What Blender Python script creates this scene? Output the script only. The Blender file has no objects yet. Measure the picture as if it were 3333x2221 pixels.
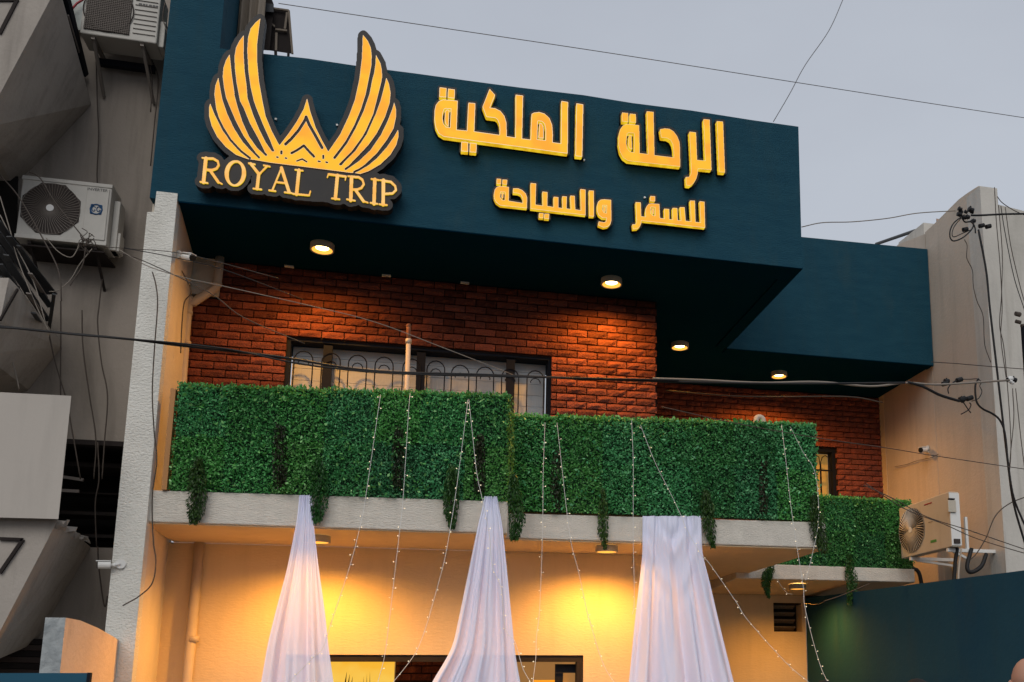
import bpy, bmesh, math, random
import numpy as np
from mathutils import Vector, Matrix
from mathutils.geometry import tessellate_polygon
random.seed(7); RNG = np.random.RandomState(7)
C = bpy.context.scene.collection
SC = bpy.context.scene

# ------------------------------------------------------------------ camera
FS = 2195.0*1.4165                     # focal length in photo pixels (photo 3333 x 2221)
PPX, PPY = 1505.5*1.4165, 1150.0*1.4165  # principal point (the photo is a crop)
CAM = Vector((0.0, 0.0, 1.8))
_y, _p, _r = .2443, .18116, -.002436
_f = Vector((math.sin(_y)*math.cos(_p), math.cos(_y)*math.cos(_p), math.sin(_p)))
_rt = Vector((math.cos(_y), -math.sin(_y), 0)); _up = _rt.cross(_f)
RT = _rt*math.cos(_r)+_up*math.sin(_r); UP = -_rt*math.sin(_r)+_up*math.cos(_r)
cd = bpy.data.cameras.new('camera'); cam = bpy.data.objects.new('camera', cd); C.objects.link(cam)
cd.sensor_fit = 'HORIZONTAL'; cd.sensor_width = 36.0
cd.lens = FS/3333*36.0
cd.shift_x = -(PPX-3333/2)/3333; cd.shift_y = (PPY-2221/2)/3333
cd.clip_start = .05; cd.clip_end = 3000
cam.matrix_world = Matrix((( RT.x, UP.x, -_f.x, CAM.x), (RT.y, UP.y, -_f.y, CAM.y), (RT.z, UP.z, -_f.z, CAM.z), (0,0,0,1)))
SC.camera = cam

# ------------------------------------------------------------------ world, sun, exposure (overcast dusk)
w = bpy.data.worlds.new('World'); SC.world = w; w.use_nodes = True
nt = w.node_tree; nt.nodes.clear(); N = nt.nodes.new; LK = nt.links.new
sky = N('ShaderNodeTexSky'); sky.sky_type = 'NISHITA'; sky.sun_disc = False
sky.sun_elevation = math.radians(38); sky.sun_rotation = math.radians(200); sky.dust_density = 4
bg1 = N('ShaderNodeBackground'); bg1.inputs[1].default_value = .05; LK(sky.outputs[0], bg1.inputs[0])
tc = N('ShaderNodeTexCoord'); mp = N('ShaderNodeMapping'); mp.inputs['Scale'].default_value = (1, 1, 2.2); LK(tc.outputs['Generated'], mp.inputs[0])
nz = N('ShaderNodeTexNoise'); nz.inputs['Scale'].default_value = 1.6; nz.inputs['Detail'].default_value = 5; LK(mp.outputs[0], nz.inputs[0])
rp = N('ShaderNodeValToRGB'); LK(nz.outputs[0], rp.inputs[0])
rp.color_ramp.elements[0].position = .36; rp.color_ramp.elements[0].color = (.455, .49, .56, 1)
rp.color_ramp.elements[1].position = .64; rp.color_ramp.elements[1].color = (.515, .555, .625, 1)
bg2 = N('ShaderNodeBackground'); bg2.inputs[1].default_value = 1.02; LK(rp.outputs[0], bg2.inputs[0])
mx = N('ShaderNodeMixShader'); mx.inputs[0].default_value = .93; LK(bg1.outputs[0], mx.inputs[1]); LK(bg2.outputs[0], mx.inputs[2])
wo = N('ShaderNodeOutputWorld'); LK(mx.outputs[0], wo.inputs[0])
sd = bpy.data.lights.new('sun', 'SUN'); sd.energy = 1.5; sd.angle = math.radians(45); sd.color = (1, .96, .9)
so = bpy.data.objects.new('sun', sd); C.objects.link(so)
so.rotation_euler = Vector((.28, .80, -.72)).to_track_quat('-Z', 'Y').to_euler()   # light travels towards the facade
SC.view_settings.view_transform = 'Standard'; SC.view_settings.look = 'None'
SC.view_settings.exposure = 0; SC.view_settings.gamma = 1; SC.view_settings.use_curve_mapping = False

# ------------------------------------------------------------------ helpers
def at(x, y, X=None, Y=None, Z=None):
    """photo pixel (3333 wide) -> point on a world plane"""
    d = RT*((x-PPX)/FS) - UP*((y-PPY)/FS) + _f
    if Y is not None: t = (Y-CAM.y)/d.y
    elif X is not None: t = (X-CAM.x)/d.x
    else: t = (Z-CAM.z)/d.z
    return CAM + d*t

def tag(o, label=None, cat=None, group=None, kind=None):
    if label: o['label'] = label
    if cat: o['category'] = cat
    if group: o['group'] = group
    if kind: o['kind'] = kind
    return o
def empty(name, loc, label=None, cat=None, group=None):
    o = bpy.data.objects.new(name, None); C.objects.link(o); o.location = loc; o.empty_display_size = .1
    return tag(o, label, cat, group)
def par(o, p):
    if p is not None:
        o.parent = p; m = Matrix.Translation(p.location) if p.parent is None and p.type == 'EMPTY' else Matrix.Identity(4)
        if p.type != 'EMPTY' and p.parent is not None and False: pass
        o.matrix_parent_inverse = wm(p).inverted()
    return o
def wm(o):
    m = o.matrix_basis
    return (wm(o.parent) @ o.matrix_parent_inverse @ m) if o.parent else m
def link(name, me, mats, parent=None, smooth=False, loc=None):
    o = bpy.data.objects.new(name, me); C.objects.link(o)
    if mats is not None and len(me.materials) == 0:
        for m in (mats if isinstance(mats, (list, tuple)) else [mats]): me.materials.append(m)
    if smooth: me.polygons.foreach_set('use_smooth', [True]*len(me.polygons))
    if loc is not None: o.location = loc
    return par(o, parent)

class MB:
    """collects shapes into one mesh"""
    def __init__(s): s.v = []; s.f = []; s.m = []
    def add(s, vs, fs, mi=0):
        b = len(s.v); s.v += [tuple(v) for v in vs]
        s.f += [tuple(i+b for i in f) for f in fs]; s.m += [mi]*len(fs); return s
    def box(s, x0, x1, y0, y1, z0, z1, mi=0):
        return s.add([(x0,y0,z0),(x1,y0,z0),(x1,y1,z0),(x0,y1,z0),(x0,y0,z1),(x1,y0,z1),(x1,y1,z1),(x0,y1,z1)],
                     [(0,3,2,1),(4,5,6,7),(0,1,5,4),(1,2,6,5),(2,3,7,6),(3,0,4,7)], mi)
    def bar(s, a, b, w, d=None, up=(0,0,1), mi=0):
        a, b = Vector(a), Vector(b); d = d or w; t = (b-a).normalized(); u = Vector(up)
        if abs(t.dot(u)) > .97: u = Vector((0,1,0))
        n = t.cross(u).normalized(); u = n.cross(t)
        c = [(-1,-1),(1,-1),(1,1),(-1,1)]
        vs = [p + n*(i*w/2) + u*(j*d/2) for p in (a, b) for i, j in c]
        return s.add(vs, [(0,3,2,1),(4,5,6,7),(0,1,5,4),(1,2,6,5),(2,3,7,6),(3,0,4,7)], mi)
    def tube(s, pts, r, n=6, mi=0, cap=True):
        pts = [Vector(p) for p in pts]; vs = []; R = r if isinstance(r, (list, tuple)) else [r]*len(pts)
        ref = Vector((0,1,0)); 
        for i, p in enumerate(pts):
            t = (pts[min(i+1, len(pts)-1)] - pts[max(i-1, 0)]).normalized()
            a = t.cross(ref)
            if a.length < .1: a = t.cross(Vector((1,0,0)))
            a.normalize(); b = t.cross(a)
            for k in range(n):
                an = 2*math.pi*k/n; vs.append(p + (a*math.cos(an)+b*math.sin(an))*R[i])
        fs = [(i*n+k, i*n+(k+1)%n, (i+1)*n+(k+1)%n, (i+1)*n+k) for i in range(len(pts)-1) for k in range(n)]
        if cap: fs += [tuple(range(n))[::-1], tuple((len(pts)-1)*n+k for k in range(n))]
        return s.add(vs, fs, mi)
    def cyl(s, a, b, r, n=20, mi=0, r2=None): return s.tube([a, b], [r, r if r2 is None else r2], n, mi)
    def ball(s, c, r, n=6, mi=0, sc=(1,1,1)):
        c = Vector(c); vs = [c+Vector((0,0,r*sc[2]))]; fs = []; rows = n//2
        for i in range(1, rows):
            th = math.pi*i/rows
            for k in range(n):
                ph = 2*math.pi*k/n; vs.append(c+Vector((math.sin(th)*math.cos(ph)*r*sc[0], math.sin(th)*math.sin(ph)*r*sc[1], math.cos(th)*r*sc[2])))
        vs.append(c-Vector((0,0,r*sc[2]))); L = len(vs)-1
        fs += [(0, 1+k, 1+(k+1)%n) for k in range(n)]
        for i in range(rows-2):
            fs += [(1+i*n+k, 1+(i+1)*n+k, 1+(i+1)*n+(k+1)%n, 1+i*n+(k+1)%n) for k in range(n)]
        fs += [(L, 1+(rows-2)*n+(k+1)%n, 1+(rows-2)*n+k) for k in range(n)]
        return s.add(vs, fs, mi)
    def hull(s, pts, mi=0):
        bm = bmesh.new()
        for p in pts: bm.verts.new(p)
        r = bmesh.ops.convex_hull(bm, input=bm.verts)
        bmesh.ops.delete(bm, geom=[v for v in bm.verts if not v.link_faces], context='VERTS')
        bmesh.ops.dissolve_limit(bm, angle_limit=.02, verts=bm.verts, edges=bm.edges)
        bmesh.ops.recalc_face_normals(bm, faces=bm.faces)
        bm.verts.index_update()
        s.add([v.co.copy() for v in bm.verts], [tuple(v.index for v in f.verts) for f in bm.faces], mi); bm.free(); return s
    def mesh(s, name='m'):
        me = bpy.data.meshes.new(name); me.from_pydata(s.v, [], s.f)
        if any(s.m): me.polygons.foreach_set('material_index', s.m)
        me.update(); return me
    def build(s, name, mats, parent=None, smooth=False, bevel=0):
        o = link(name, s.mesh(name), mats, parent, smooth)
        if bevel:
            b = o.modifiers.new('bevel', 'BEVEL'); b.width = bevel; b.segments = 2; b.limit_method = 'ANGLE'; b.angle_limit = .6
        return o

def smooth_path(pts, k=5):
    pts = [Vector(p) for p in pts]
    if len(pts) < 3: return pts
    P = [pts[0]*2-pts[1]] + pts + [pts[-1]*2-pts[-2]]; out = []
    for i in range(1, len(P)-2):
        a, b, c, d = P[i-1:i+3]
        for j in range(k):
            t = j/k
            out.append(.5*((2*b)+(c-a)*t+(2*a-5*b+4*c-d)*t*t+(3*b-a-3*c+d)*t**3))
    out.append(pts[-1]); return out

# ------------------------------------------------------------------ materials
def mat(name, col, rough=.8, col2=None, nscale=2.0, nstretch=(1,1,1), bump=0., bscale=40., bstretch=(1,1,1), emis=None, estr=0., metal=0., dirt=None, dscale=1.2, rnd=0., spec=.3, detail=6., streak=0.):
    m = bpy.data.materials.new(name); m.use_nodes = True; t = m.node_tree; n = t.nodes; l = t.links
    b = n['Principled BSDF']; b.inputs['Roughness'].default_value = rough; b.inputs['Metallic'].default_value = metal
    b.inputs['Specular IOR Level'].default_value = spec
    b.inputs['Base Color'].default_value = (*col, 1)
    tcn = n.new('ShaderNodeTexCoord'); last = None
    def noise(scale, stretch, det):
        mpn = n.new('ShaderNodeMapping'); mpn.inputs['Scale'].default_value = stretch; l.new(tcn.outputs['Object'], mpn.inputs[0])
        z = n.new('ShaderNodeTexNoise'); z.inputs['Scale'].default_value = scale; z.inputs['Detail'].default_value = det; z.inputs['Roughness'].default_value = .6
        l.new(mpn.outputs[0], z.inputs[0]); return z.outputs[0]
    def mix(fac, a, bcol):
        q = n.new('ShaderNodeMix'); q.data_type = 'RGBA'; l.new(fac, q.inputs[0])
        if isinstance(a, tuple): q.inputs[6].default_value = (*a, 1)
        else: l.new(a, q.inputs[6])
        q.inputs[7].default_value = (*bcol, 1); return q.outputs[2]
    def rampf(src, lo, hi):
        q = n.new('ShaderNodeMapRange'); q.inputs[1].default_value = lo; q.inputs[2].default_value = hi; l.new(src, q.inputs[0]); return q.outputs[0]
    if col2: last = mix(rampf(noise(nscale, nstretch, detail), .35, .68), col, col2)
    if rnd:
        oi = n.new('ShaderNodeObjectInfo'); h = n.new('ShaderNodeHueSaturation'); 
        q = n.new('ShaderNodeMapRange'); q.inputs[3].default_value = 1-rnd; q.inputs[4].default_value = 1+rnd; l.new(oi.outputs['Random'], q.inputs[0])
        l.new(q.outputs[0], h.inputs['Value'])
        if last is not None: l.new(last, h.inputs['Color'])
        else: h.inputs['Color'].default_value = (*col, 1)
        last = h.outputs[0]
    if streak:
        sk_ = rampf(noise(7, (1,1,.10), 7), .5, .8); f2 = n.new('ShaderNodeMath'); f2.operation = 'MULTIPLY'; f2.inputs[1].default_value = streak; l.new(sk_, f2.inputs[0])
        dk = dirt or tuple(c*.6 for c in col); last = mix(f2.outputs[0], last if last is not None else col, tuple(c*.8 for c in dk))
    if dirt: last = mix(rampf(noise(dscale, (1,1,.35), 8), .56, .78), last if last is not None else col, dirt)
    if last is not None: l.new(last, b.inputs['Base Color'])
    if bump:
        bn = n.new('ShaderNodeBump'); bn.inputs['Strength'].default_value = bump; bn.inputs['Distance'].default_value = .02
        l.new(noise(bscale, bstretch, 5), bn.inputs['Height']); l.new(bn.outputs[0], b.inputs['Normal'])
    if emis:
        b.inputs['Emission Color'].default_value = (*emis, 1); b.inputs['Emission Strength'].default_value = estr
    return m
M = {}
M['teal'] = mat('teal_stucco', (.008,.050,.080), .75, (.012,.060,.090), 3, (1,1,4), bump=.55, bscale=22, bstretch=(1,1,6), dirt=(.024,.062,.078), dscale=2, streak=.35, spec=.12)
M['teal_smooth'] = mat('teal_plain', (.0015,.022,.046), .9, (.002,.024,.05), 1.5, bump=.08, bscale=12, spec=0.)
M['stucco'] = mat('white_rough_stucco', (.74,.72,.66), .9, (.66,.645,.59), 3, bump=.9, bscale=38, bstretch=(1,1,1.6), dirt=(.58,.55,.49), dscale=1.3)
M['slab'] = mat('balcony_stucco', (.72,.67,.59), .9, (.64,.60,.53), 4, (1,1,4), bump=.8, bscale=30, bstretch=(1,1,4), dirt=(.54,.50,.44), streak=.35)
M['cream'] = mat('cream_plaster', (.68,.53,.34), .85, (.62,.48,.30), 1.1, bump=.35, bscale=16, bstretch=(1,1,3), streak=.18)
M['pier_in'] = mat('pier_side_plaster', (.68,.60,.50), .9, (.62,.55,.455), 1.5, bump=.35, bscale=22, dirt=(.52,.45,.37))
M['rwall'] = mat('right_wall_plaster', (.56,.47,.385), .9, (.51,.43,.35), 1.2, bump=.25, bscale=20, dirt=(.44,.38,.31), dscale=.9, streak=.5)
M['rwall2'] = mat('right_pier_plaster', (.56,.53,.48), .9, (.50,.475,.43), 1.6, bump=.25, bscale=20, dirt=(.36,.34,.30), dscale=.9, streak=.5)
M['brown'] = mat('grey_brown_render', (.30,.26,.225), .9, (.26,.225,.19), 1.2, bump=.25, bscale=30, dirt=(.17,.145,.12), dscale=1.1, streak=.6)
M['brown_l'] = mat('pale_grey_brown_render', (.37,.33,.29), .9, (.32,.285,.25), 1.6, bump=.25, bscale=30, dirt=(.21,.185,.16), dscale=1.3, streak=.7)
M['pale'] = mat('pale_panel', (.44,.40,.355), .8, (.415,.375,.335), .9, bump=.08, bscale=20, streak=.25)
M['brick'] = mat('red_brick', (.20,.056,.034), .85, (.105,.034,.025), 9, bump=1., bscale=42, rnd=.42, spec=.1, dirt=(.30,.10,.055), dscale=7)
M['mortar'] = mat('dark_mortar', (.014,.007,.006), .95, bump=.4, bscale=60)
M['dark'] = mat('black_iron', (.008,.009,.014), .7, spec=.15)
M['darkbrown'] = mat('dark_brown', (.014,.010,.009), .85, (.022,.016,.014), 4)
M['void'] = mat('dark_void', (.010,.009,.008), .95)
M['curtain_w'] = mat('window_shutter', (.47,.48,.49), .75, (.42,.43,.44), 2, (3,3,.3), bump=.3, bscale=6, bstretch=(4,4,.2))
M['pvc'] = mat('cream_pipe', (.55,.46,.37), .5, (.50,.41,.32), 3, dirt=(.38,.30,.22), dscale=4)
M['rust'] = mat('rusty_pipe', (.20,.07,.04), .8, (.30,.15,.09), 20)
M['ac_white'] = mat('ac_white_paint', (.46,.44,.40), .5, (.40,.38,.345), 3, dirt=(.28,.25,.21), dscale=3)
M['ac_cream'] = mat('ac_cream_paint', (.50,.45,.37), .5, (.46,.41,.33), 3, dirt=(.38,.33,.26), dscale=4)
M['ac_dark'] = mat('ac_grille_dark', (.05,.038,.032), .7, (.035,.027,.024), 6)
M['ac_wire'] = mat('ac_grille_wire', (.17,.145,.125), .6)
M['blue'] = mat('blue_print', (.03,.09,.20), .6)
M['grey_print'] = mat('grey_print', (.08,.08,.08), .6)
M['red_print'] = mat('red_print', (.30,.03,.04), .6)
M['green_print'] = mat('green_print', (.08,.26,.06), .6)
M['white'] = mat('white_plastic', (.72,.71,.68), .45)
M['cable'] = mat('black_cable', (.012,.012,.013), .6)
M['cable_g'] = mat('grey_cable', (.07,.055,.045), .7)
M['cable_s'] = mat('sky_wire', (.16,.16,.17), .7)
M['cable_p'] = mat('pale_cable', (.22,.19,.16), .7)
M['plate'] = mat('sign_plate', (.020,.018,.018), .55, (.028,.024,.022), 5)
M['plate_b'] = mat('sign_plate_edge', (.008,.007,.007), .6)
M['lamp_ring'] = mat('lamp_housing', (.36,.33,.28), .5)
M['wood_edge'] = mat('warm_wood', (.42,.20,.07), .6)
M['asphalt'] = mat('asphalt', (.055,.052,.048), .9, (.045,.043,.04), 3, bump=.4, bscale=60)
M['pave'] = mat('pavement', (.26,.24,.21), .9, (.22,.20,.18), 3, bump=.3, bscale=40)
M['skin'] = mat('skin', (.42,.22,.15), .55)
M['cloth_d'] = mat('dark_shirt', (.03,.035,.05), .9)
M['cloth_l'] = mat('grey_shirt', (.20,.20,.21), .9)
M['hair'] = mat('dark_hair', (.010,.008,.007), .7)
M['curt_g'] = mat('grey_brown_curtain', (.23,.19,.15), .9, (.16,.13,.10), 5, (6,6,.4))
M['teal_b'] = mat('teal_board', (.006,.070,.12), .5)
M['slat'] = mat('awning_slat', (.03,.033,.038), .6, (.05,.052,.055), 5)
M['slat_l'] = mat('awning_slat_pale', (.19,.165,.15), .7)
def emit(name, c, s, c2=None, sc=12):
    m = bpy.data.materials.new(name); m.use_nodes = True; t = m.node_tree; t.nodes.clear(); n = t.nodes; l = t.links
    e = n.new('ShaderNodeEmission'); o = n.new('ShaderNodeOutputMaterial'); l.new(e.outputs[0], o.inputs[0])
    e.inputs[0].default_value = (*c, 1); e.inputs[1].default_value = s
    if c2:
        tcn = n.new('ShaderNodeTexCoord'); z = n.new('ShaderNodeTexNoise'); z.inputs['Scale'].default_value = sc; z.inputs['Detail'].default_value = 3
        l.new(tcn.outputs['Object'], z.inputs[0]); q = n.new('ShaderNodeMapRange'); q.inputs[1].default_value = .4; q.inputs[2].default_value = .6; l.new(z.outputs[0], q.inputs[0])
        x = n.new('ShaderNodeMix'); x.data_type = 'RGBA'; l.new(q.outputs[0], x.inputs[0]); x.inputs[6].default_value = (*c, 1); x.inputs[7].default_value = (*c2, 1); l.new(x.outputs[2], e.inputs[0])
    return m
M['gold'] = emit('lit_sign_face', (1.0,.43,.05), 1., (1.0,.54,.045), 4)
M['gold_t'] = emit('lit_small_letter', (1.0,.50,.12), 1.0, (1.0,.60,.20), 8)
M['rim'] = emit('lit_sign_rim', (1.0,.74,.50), 1.0)
M['side'] = emit('lit_sign_side', (.80,.45,.010), .85, (1.0,.68,.03), 10)
M['side_d'] = emit('lit_sign_side_dim', (.30,.12,.01), .5)
M['bulb'] = emit('fairy_bulb', (1.0,.82,.55), 1.3)
M['lampglow'] = emit('lamp_diffuser', (1.0,.72,.28), 14)
M['lampglow2'] = emit('lamp_diffuser_low', (1.0,.72,.30), 6)
M['lampwarm'] = emit('lamp_inner_ring', (1.0,.42,.06), 1.6)
M['yellow_win'] = emit('lit_yellow_panel', (1.0,.50,.04), .95, (1.0,.62,.10), 2.2)
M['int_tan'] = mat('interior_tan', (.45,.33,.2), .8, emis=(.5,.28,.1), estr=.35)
def leafmat(name, c1, c2, c3, rnd=.18, tr=.25):
    m = bpy.data.materials.new(name); m.use_nodes = True; t = m.node_tree; n = t.nodes; l = t.links
    b = n['Principled BSDF']; b.inputs['Roughness'].default_value = .45; b.inputs['Specular IOR Level'].default_value = .35
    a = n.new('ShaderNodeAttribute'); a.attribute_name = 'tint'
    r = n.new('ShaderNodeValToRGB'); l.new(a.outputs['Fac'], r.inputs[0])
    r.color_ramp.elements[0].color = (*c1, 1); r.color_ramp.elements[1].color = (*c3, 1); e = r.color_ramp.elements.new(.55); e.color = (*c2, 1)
    oi = n.new('ShaderNodeObjectInfo'); h = n.new('ShaderNodeHueSaturation')
    q = n.new('ShaderNodeMapRange'); q.inputs[3].default_value = 1-rnd; q.inputs[4].default_value = 1+rnd; l.new(oi.outputs['Random'], q.inputs[0]); l.new(q.outputs[0], h.inputs['Value'])
    q2 = n.new('ShaderNodeMapRange'); q2.inputs[3].default_value = .465; q2.inputs[4].default_value = .525
    ml = n.new('ShaderNodeMath'); ml.operation = 'FRACT'; mm = n.new('ShaderNodeMath'); mm.operation = 'MULTIPLY'; mm.inputs[1].default_value = 7.3
    l.new(oi.outputs['Random'], mm.inputs[0]); l.new(mm.outputs[0], ml.inputs[0]); l.new(ml.outputs[0], q2.inputs[0]); l.new(q2.outputs[0], h.inputs['Hue'])
    l.new(r.outputs[0], h.inputs['Color']); l.new(h.outputs[0], b.inputs['Base Color'])
    tl = n.new('ShaderNodeBsdfTranslucent'); l.new(h.outputs[0], tl.inputs[0]); ms = n.new('ShaderNodeMixShader'); ms.inputs[0].default_value = tr
    l.new(b.outputs[0], ms.inputs[1]); l.new(tl.outputs[0], ms.inputs[2]); l.new(ms.outputs[0], n['Material Output'].inputs[0])
    return m
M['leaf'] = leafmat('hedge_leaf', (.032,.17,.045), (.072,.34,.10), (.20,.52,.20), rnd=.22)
M['garland'] = leafmat('garland_leaf', (.010,.042,.006), (.028,.095,.014), (.07,.16,.03))
M['garland_dry'] = leafmat('dry_garland_leaf', (.010,.016,.006), (.022,.030,.010), (.05,.05,.02))
M['climber'] = leafmat('yellow_climber_leaf', (.05,.14,.02), (.14,.25,.03), (.30,.34,.05))
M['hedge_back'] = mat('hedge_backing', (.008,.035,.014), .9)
def clothmat():
    m = bpy.data.materials.new('sheer_white_cloth'); m.use_nodes = True; t = m.node_tree; t.nodes.clear(); n = t.nodes; l = t.links
    d = n.new('ShaderNodeBsdfDiffuse'); d.inputs[0].default_value = (.80,.82,1.0,1)
    tl = n.new('ShaderNodeBsdfTranslucent'); tl.inputs[0].default_value = (.86,.82,.90,1)
    tp = n.new('ShaderNodeBsdfTransparent'); a = n.new('ShaderNodeMixShader'); a.inputs[0].default_value = .13
    l.new(d.outputs[0], a.inputs[1]); l.new(tl.outputs[0], a.inputs[2])
    b = n.new('ShaderNodeMixShader'); b.inputs[0].default_value = .10; l.new(a.outputs[0], b.inputs[1]); l.new(tp.outputs[0], b.inputs[2])
    o = n.new('ShaderNodeOutputMaterial'); l.new(b.outputs[0], o.inputs[0]); return m
M['cloth'] = clothmat()
K = 1.4165
def av(x, y, **k): return at(x*K, y*K, **k)      # photo pixel given on the 2353-wide copy
def zf(x0, y0, s):                               # a reader for one enlarged crop of the photo
    return lambda x, y, **k: at(x0+x/s, y0+y/s, **k)

# ------------------------------------------------------------------ ground and setting
g = MB(); g.box(-400, 400, -400, 800, -.6, 0.0); tag(g.build('ground', M['asphalt']), kind='structure')
g = MB(); g.box(-40, 40, 7.6, 9.3, 0.004, .13); tag(g.build('pavement', M['pave']), kind='structure')
g = MB(); g.box(-2.45, 7.44, 9.32, 14.1, 0.004, .16); tag(g.build('forecourt', M['pave']), kind='structure')

# ------------------------------------------------------------------ the travel office building
B = empty('office_building', (0, 10.5, 0), 'two storey office with dark teal fascia, red brick upper wall and cream ground floor', 'building')
SZ = 6.40                                        # underside of the roof fascia
def rect_wall(name, x0, x1, z0, z1, y0, y1, m, parent, holes=(), **k):
    """a wall in the X-Z plane with rectangular holes"""
    xs = sorted({x0, x1, *[h[0] for h in holes], *[h[1] for h in holes]}); mb = MB()
    for a, b in zip(xs, xs[1:]):
        hz = sorted([(h[2], h[3]) for h in holes if h[0] < (a+b)/2 < h[1]]); z = z0
        for p, q in hz:
            if p > z: mb.box(a, b, y0, y1, z, p)
            z = q
        if z < z1: mb.box(a, b, y0, y1, z, z1)
    bm = bmesh.new(); me = mb.mesh(); bm.from_mesh(me); bmesh.ops.remove_doubles(bm, verts=bm.verts, dist=1e-4)
    cnt = {}
    for f in bm.faces: cnt.setdefault(tuple(round(c, 3) for c in f.calc_center_median()), []).append(f)
    bmesh.ops.delete(bm, geom=[f for v in cnt.values() if len(v) > 1 for f in v], context='FACES_ONLY')
    bm.to_mesh(me); bm.free(); return link(name, me, m, parent)

# front fascia: top edge slightly wavy, left pier rises out of the picture
def prism_xz(pts, y0, y1, name, m, parent):
    n = len(pts); vs = [(p[0], y0, p[1]) for p in pts]+[(p[0], y1, p[1]) for p in pts]
    tri = tessellate_polygon([[Vector((p[0], p[1], 0)) for p in pts]])
    fs = [t for t in tri]+[tuple(i+n for i in t)[::-1] for t in tri]+[(i, (i+1)%n, (i+1)%n+n, i+n) for i in range(n)]
    me = bpy.data.meshes.new(name); me.from_pydata(vs, [], fs); bm = bmesh.new(); bm.from_mesh(me)
    bmesh.ops.recalc_face_normals(bm, faces=bm.faces); bmesh.ops.dissolve_limit(bm, angle_limit=.001, verts=bm.verts, edges=bm.edges)
    bm.to_mesh(me); bm.free(); return link(name, me, m, parent)
def xz(p): return (p.x, p.z)
top = [(866,177),(1000,192),(1180,217),(1350,241),(1545,266),(1700,287),(1900,312),(2060,336),(2250,362),(2450,392),(2596,414)]
T = [(at(x, y, Y=9.6).x, at(x, y+random.uniform(-2, 2), Y=9.6).z) for x, y in top]
pts = [(-2.70, SZ+.01), (4.14, SZ-.005), (4.15, T[-1][1])] + T[::-1][1:] + [(-2.19, 8.125), (-2.19, 10.4), (-2.68, 10.4)]
FA = prism_xz(pts, 9.6, 9.75, 'front_fascia', M['teal'], B)
MB().box(4.11, 4.15, 9.752, 12.399, SZ+.004, 8.16).build('fascia_return', M['teal'], B)
MB().box(-2.68, -2.19, 9.752, 10.6, 8.2, 10.39).build('pier_return', M['teal'], B)
# dark soffits
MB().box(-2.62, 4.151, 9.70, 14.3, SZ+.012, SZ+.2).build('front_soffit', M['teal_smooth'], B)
a = av(1843,545,Y=12.4); b = av(2132,573,Y=12.4)
F2 = prism_xz([(4.152, SZ-.002), (7.43, SZ-.002), (7.44, b.z), (4.151, a.z-.02)], 12.4, 12.55, 'wing_fascia', M['teal'], B)
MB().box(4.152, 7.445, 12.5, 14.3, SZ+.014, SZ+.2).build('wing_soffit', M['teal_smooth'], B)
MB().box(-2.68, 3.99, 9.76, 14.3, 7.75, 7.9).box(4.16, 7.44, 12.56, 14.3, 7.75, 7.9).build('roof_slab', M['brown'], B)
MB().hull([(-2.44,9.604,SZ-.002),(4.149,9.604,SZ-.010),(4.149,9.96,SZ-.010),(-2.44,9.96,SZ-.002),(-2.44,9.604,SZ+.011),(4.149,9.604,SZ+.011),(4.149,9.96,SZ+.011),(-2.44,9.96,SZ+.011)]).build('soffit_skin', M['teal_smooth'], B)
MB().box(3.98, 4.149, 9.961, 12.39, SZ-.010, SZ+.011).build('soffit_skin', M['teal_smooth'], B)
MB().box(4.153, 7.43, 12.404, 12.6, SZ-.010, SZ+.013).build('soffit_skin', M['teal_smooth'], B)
# left pier in rough white stucco
pp = [(-2.705, -.2), (-2.45, -.2), (-2.45, SZ+.08), (-2.64, SZ+.08), (-2.645, 6.262), (-2.705, 6.25)]
prism_xz([(p[0], p[1]) for p in pp], 9.585, 9.72, 'pier', M['stucco'], B)
MB().hull([(-2.70,9.722,-.2),(-2.452,9.722,-.2),(-2.60,11.2,-.2),(-2.80,11.2,-.2),(-2.70,9.722,SZ+.01),(-2.452,9.722,SZ+.01),(-2.60,11.2,SZ+.01),(-2.80,11.2,SZ+.01)]).build('pier_side_wall', M['pier_in'], B)
# plaster box beside the brick, behind the downpipe
MB().box(-2.60, -2.29, 10.96, 11.1, 5.98, SZ+.01).build('plaster_strip', M['pier_in'], B)

# upper front wall with the long window
WX0, WX1, WZ1 = -1.547, 1.461, 5.575
wall_u = rect_wall('upper_wall', -2.75, 2.77, 3.3, SZ+.011, 11.02, 11.26, M['mortar'], B, holes=[(WX0, WX1, 4.3, WZ1)])
MB().box(2.60, 2.768, 11.261, 14.2, 3.3, SZ+.011).build('upper_side_wall', M['mortar'], B)
W2 = (5.75, 6.62, 4.45, 5.47)
wall_r = rect_wall('wing_wall', 2.77, 7.62, 2.9, SZ+.013, 14.23, 14.45, M['mortar'], B, holes=[W2])

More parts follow.
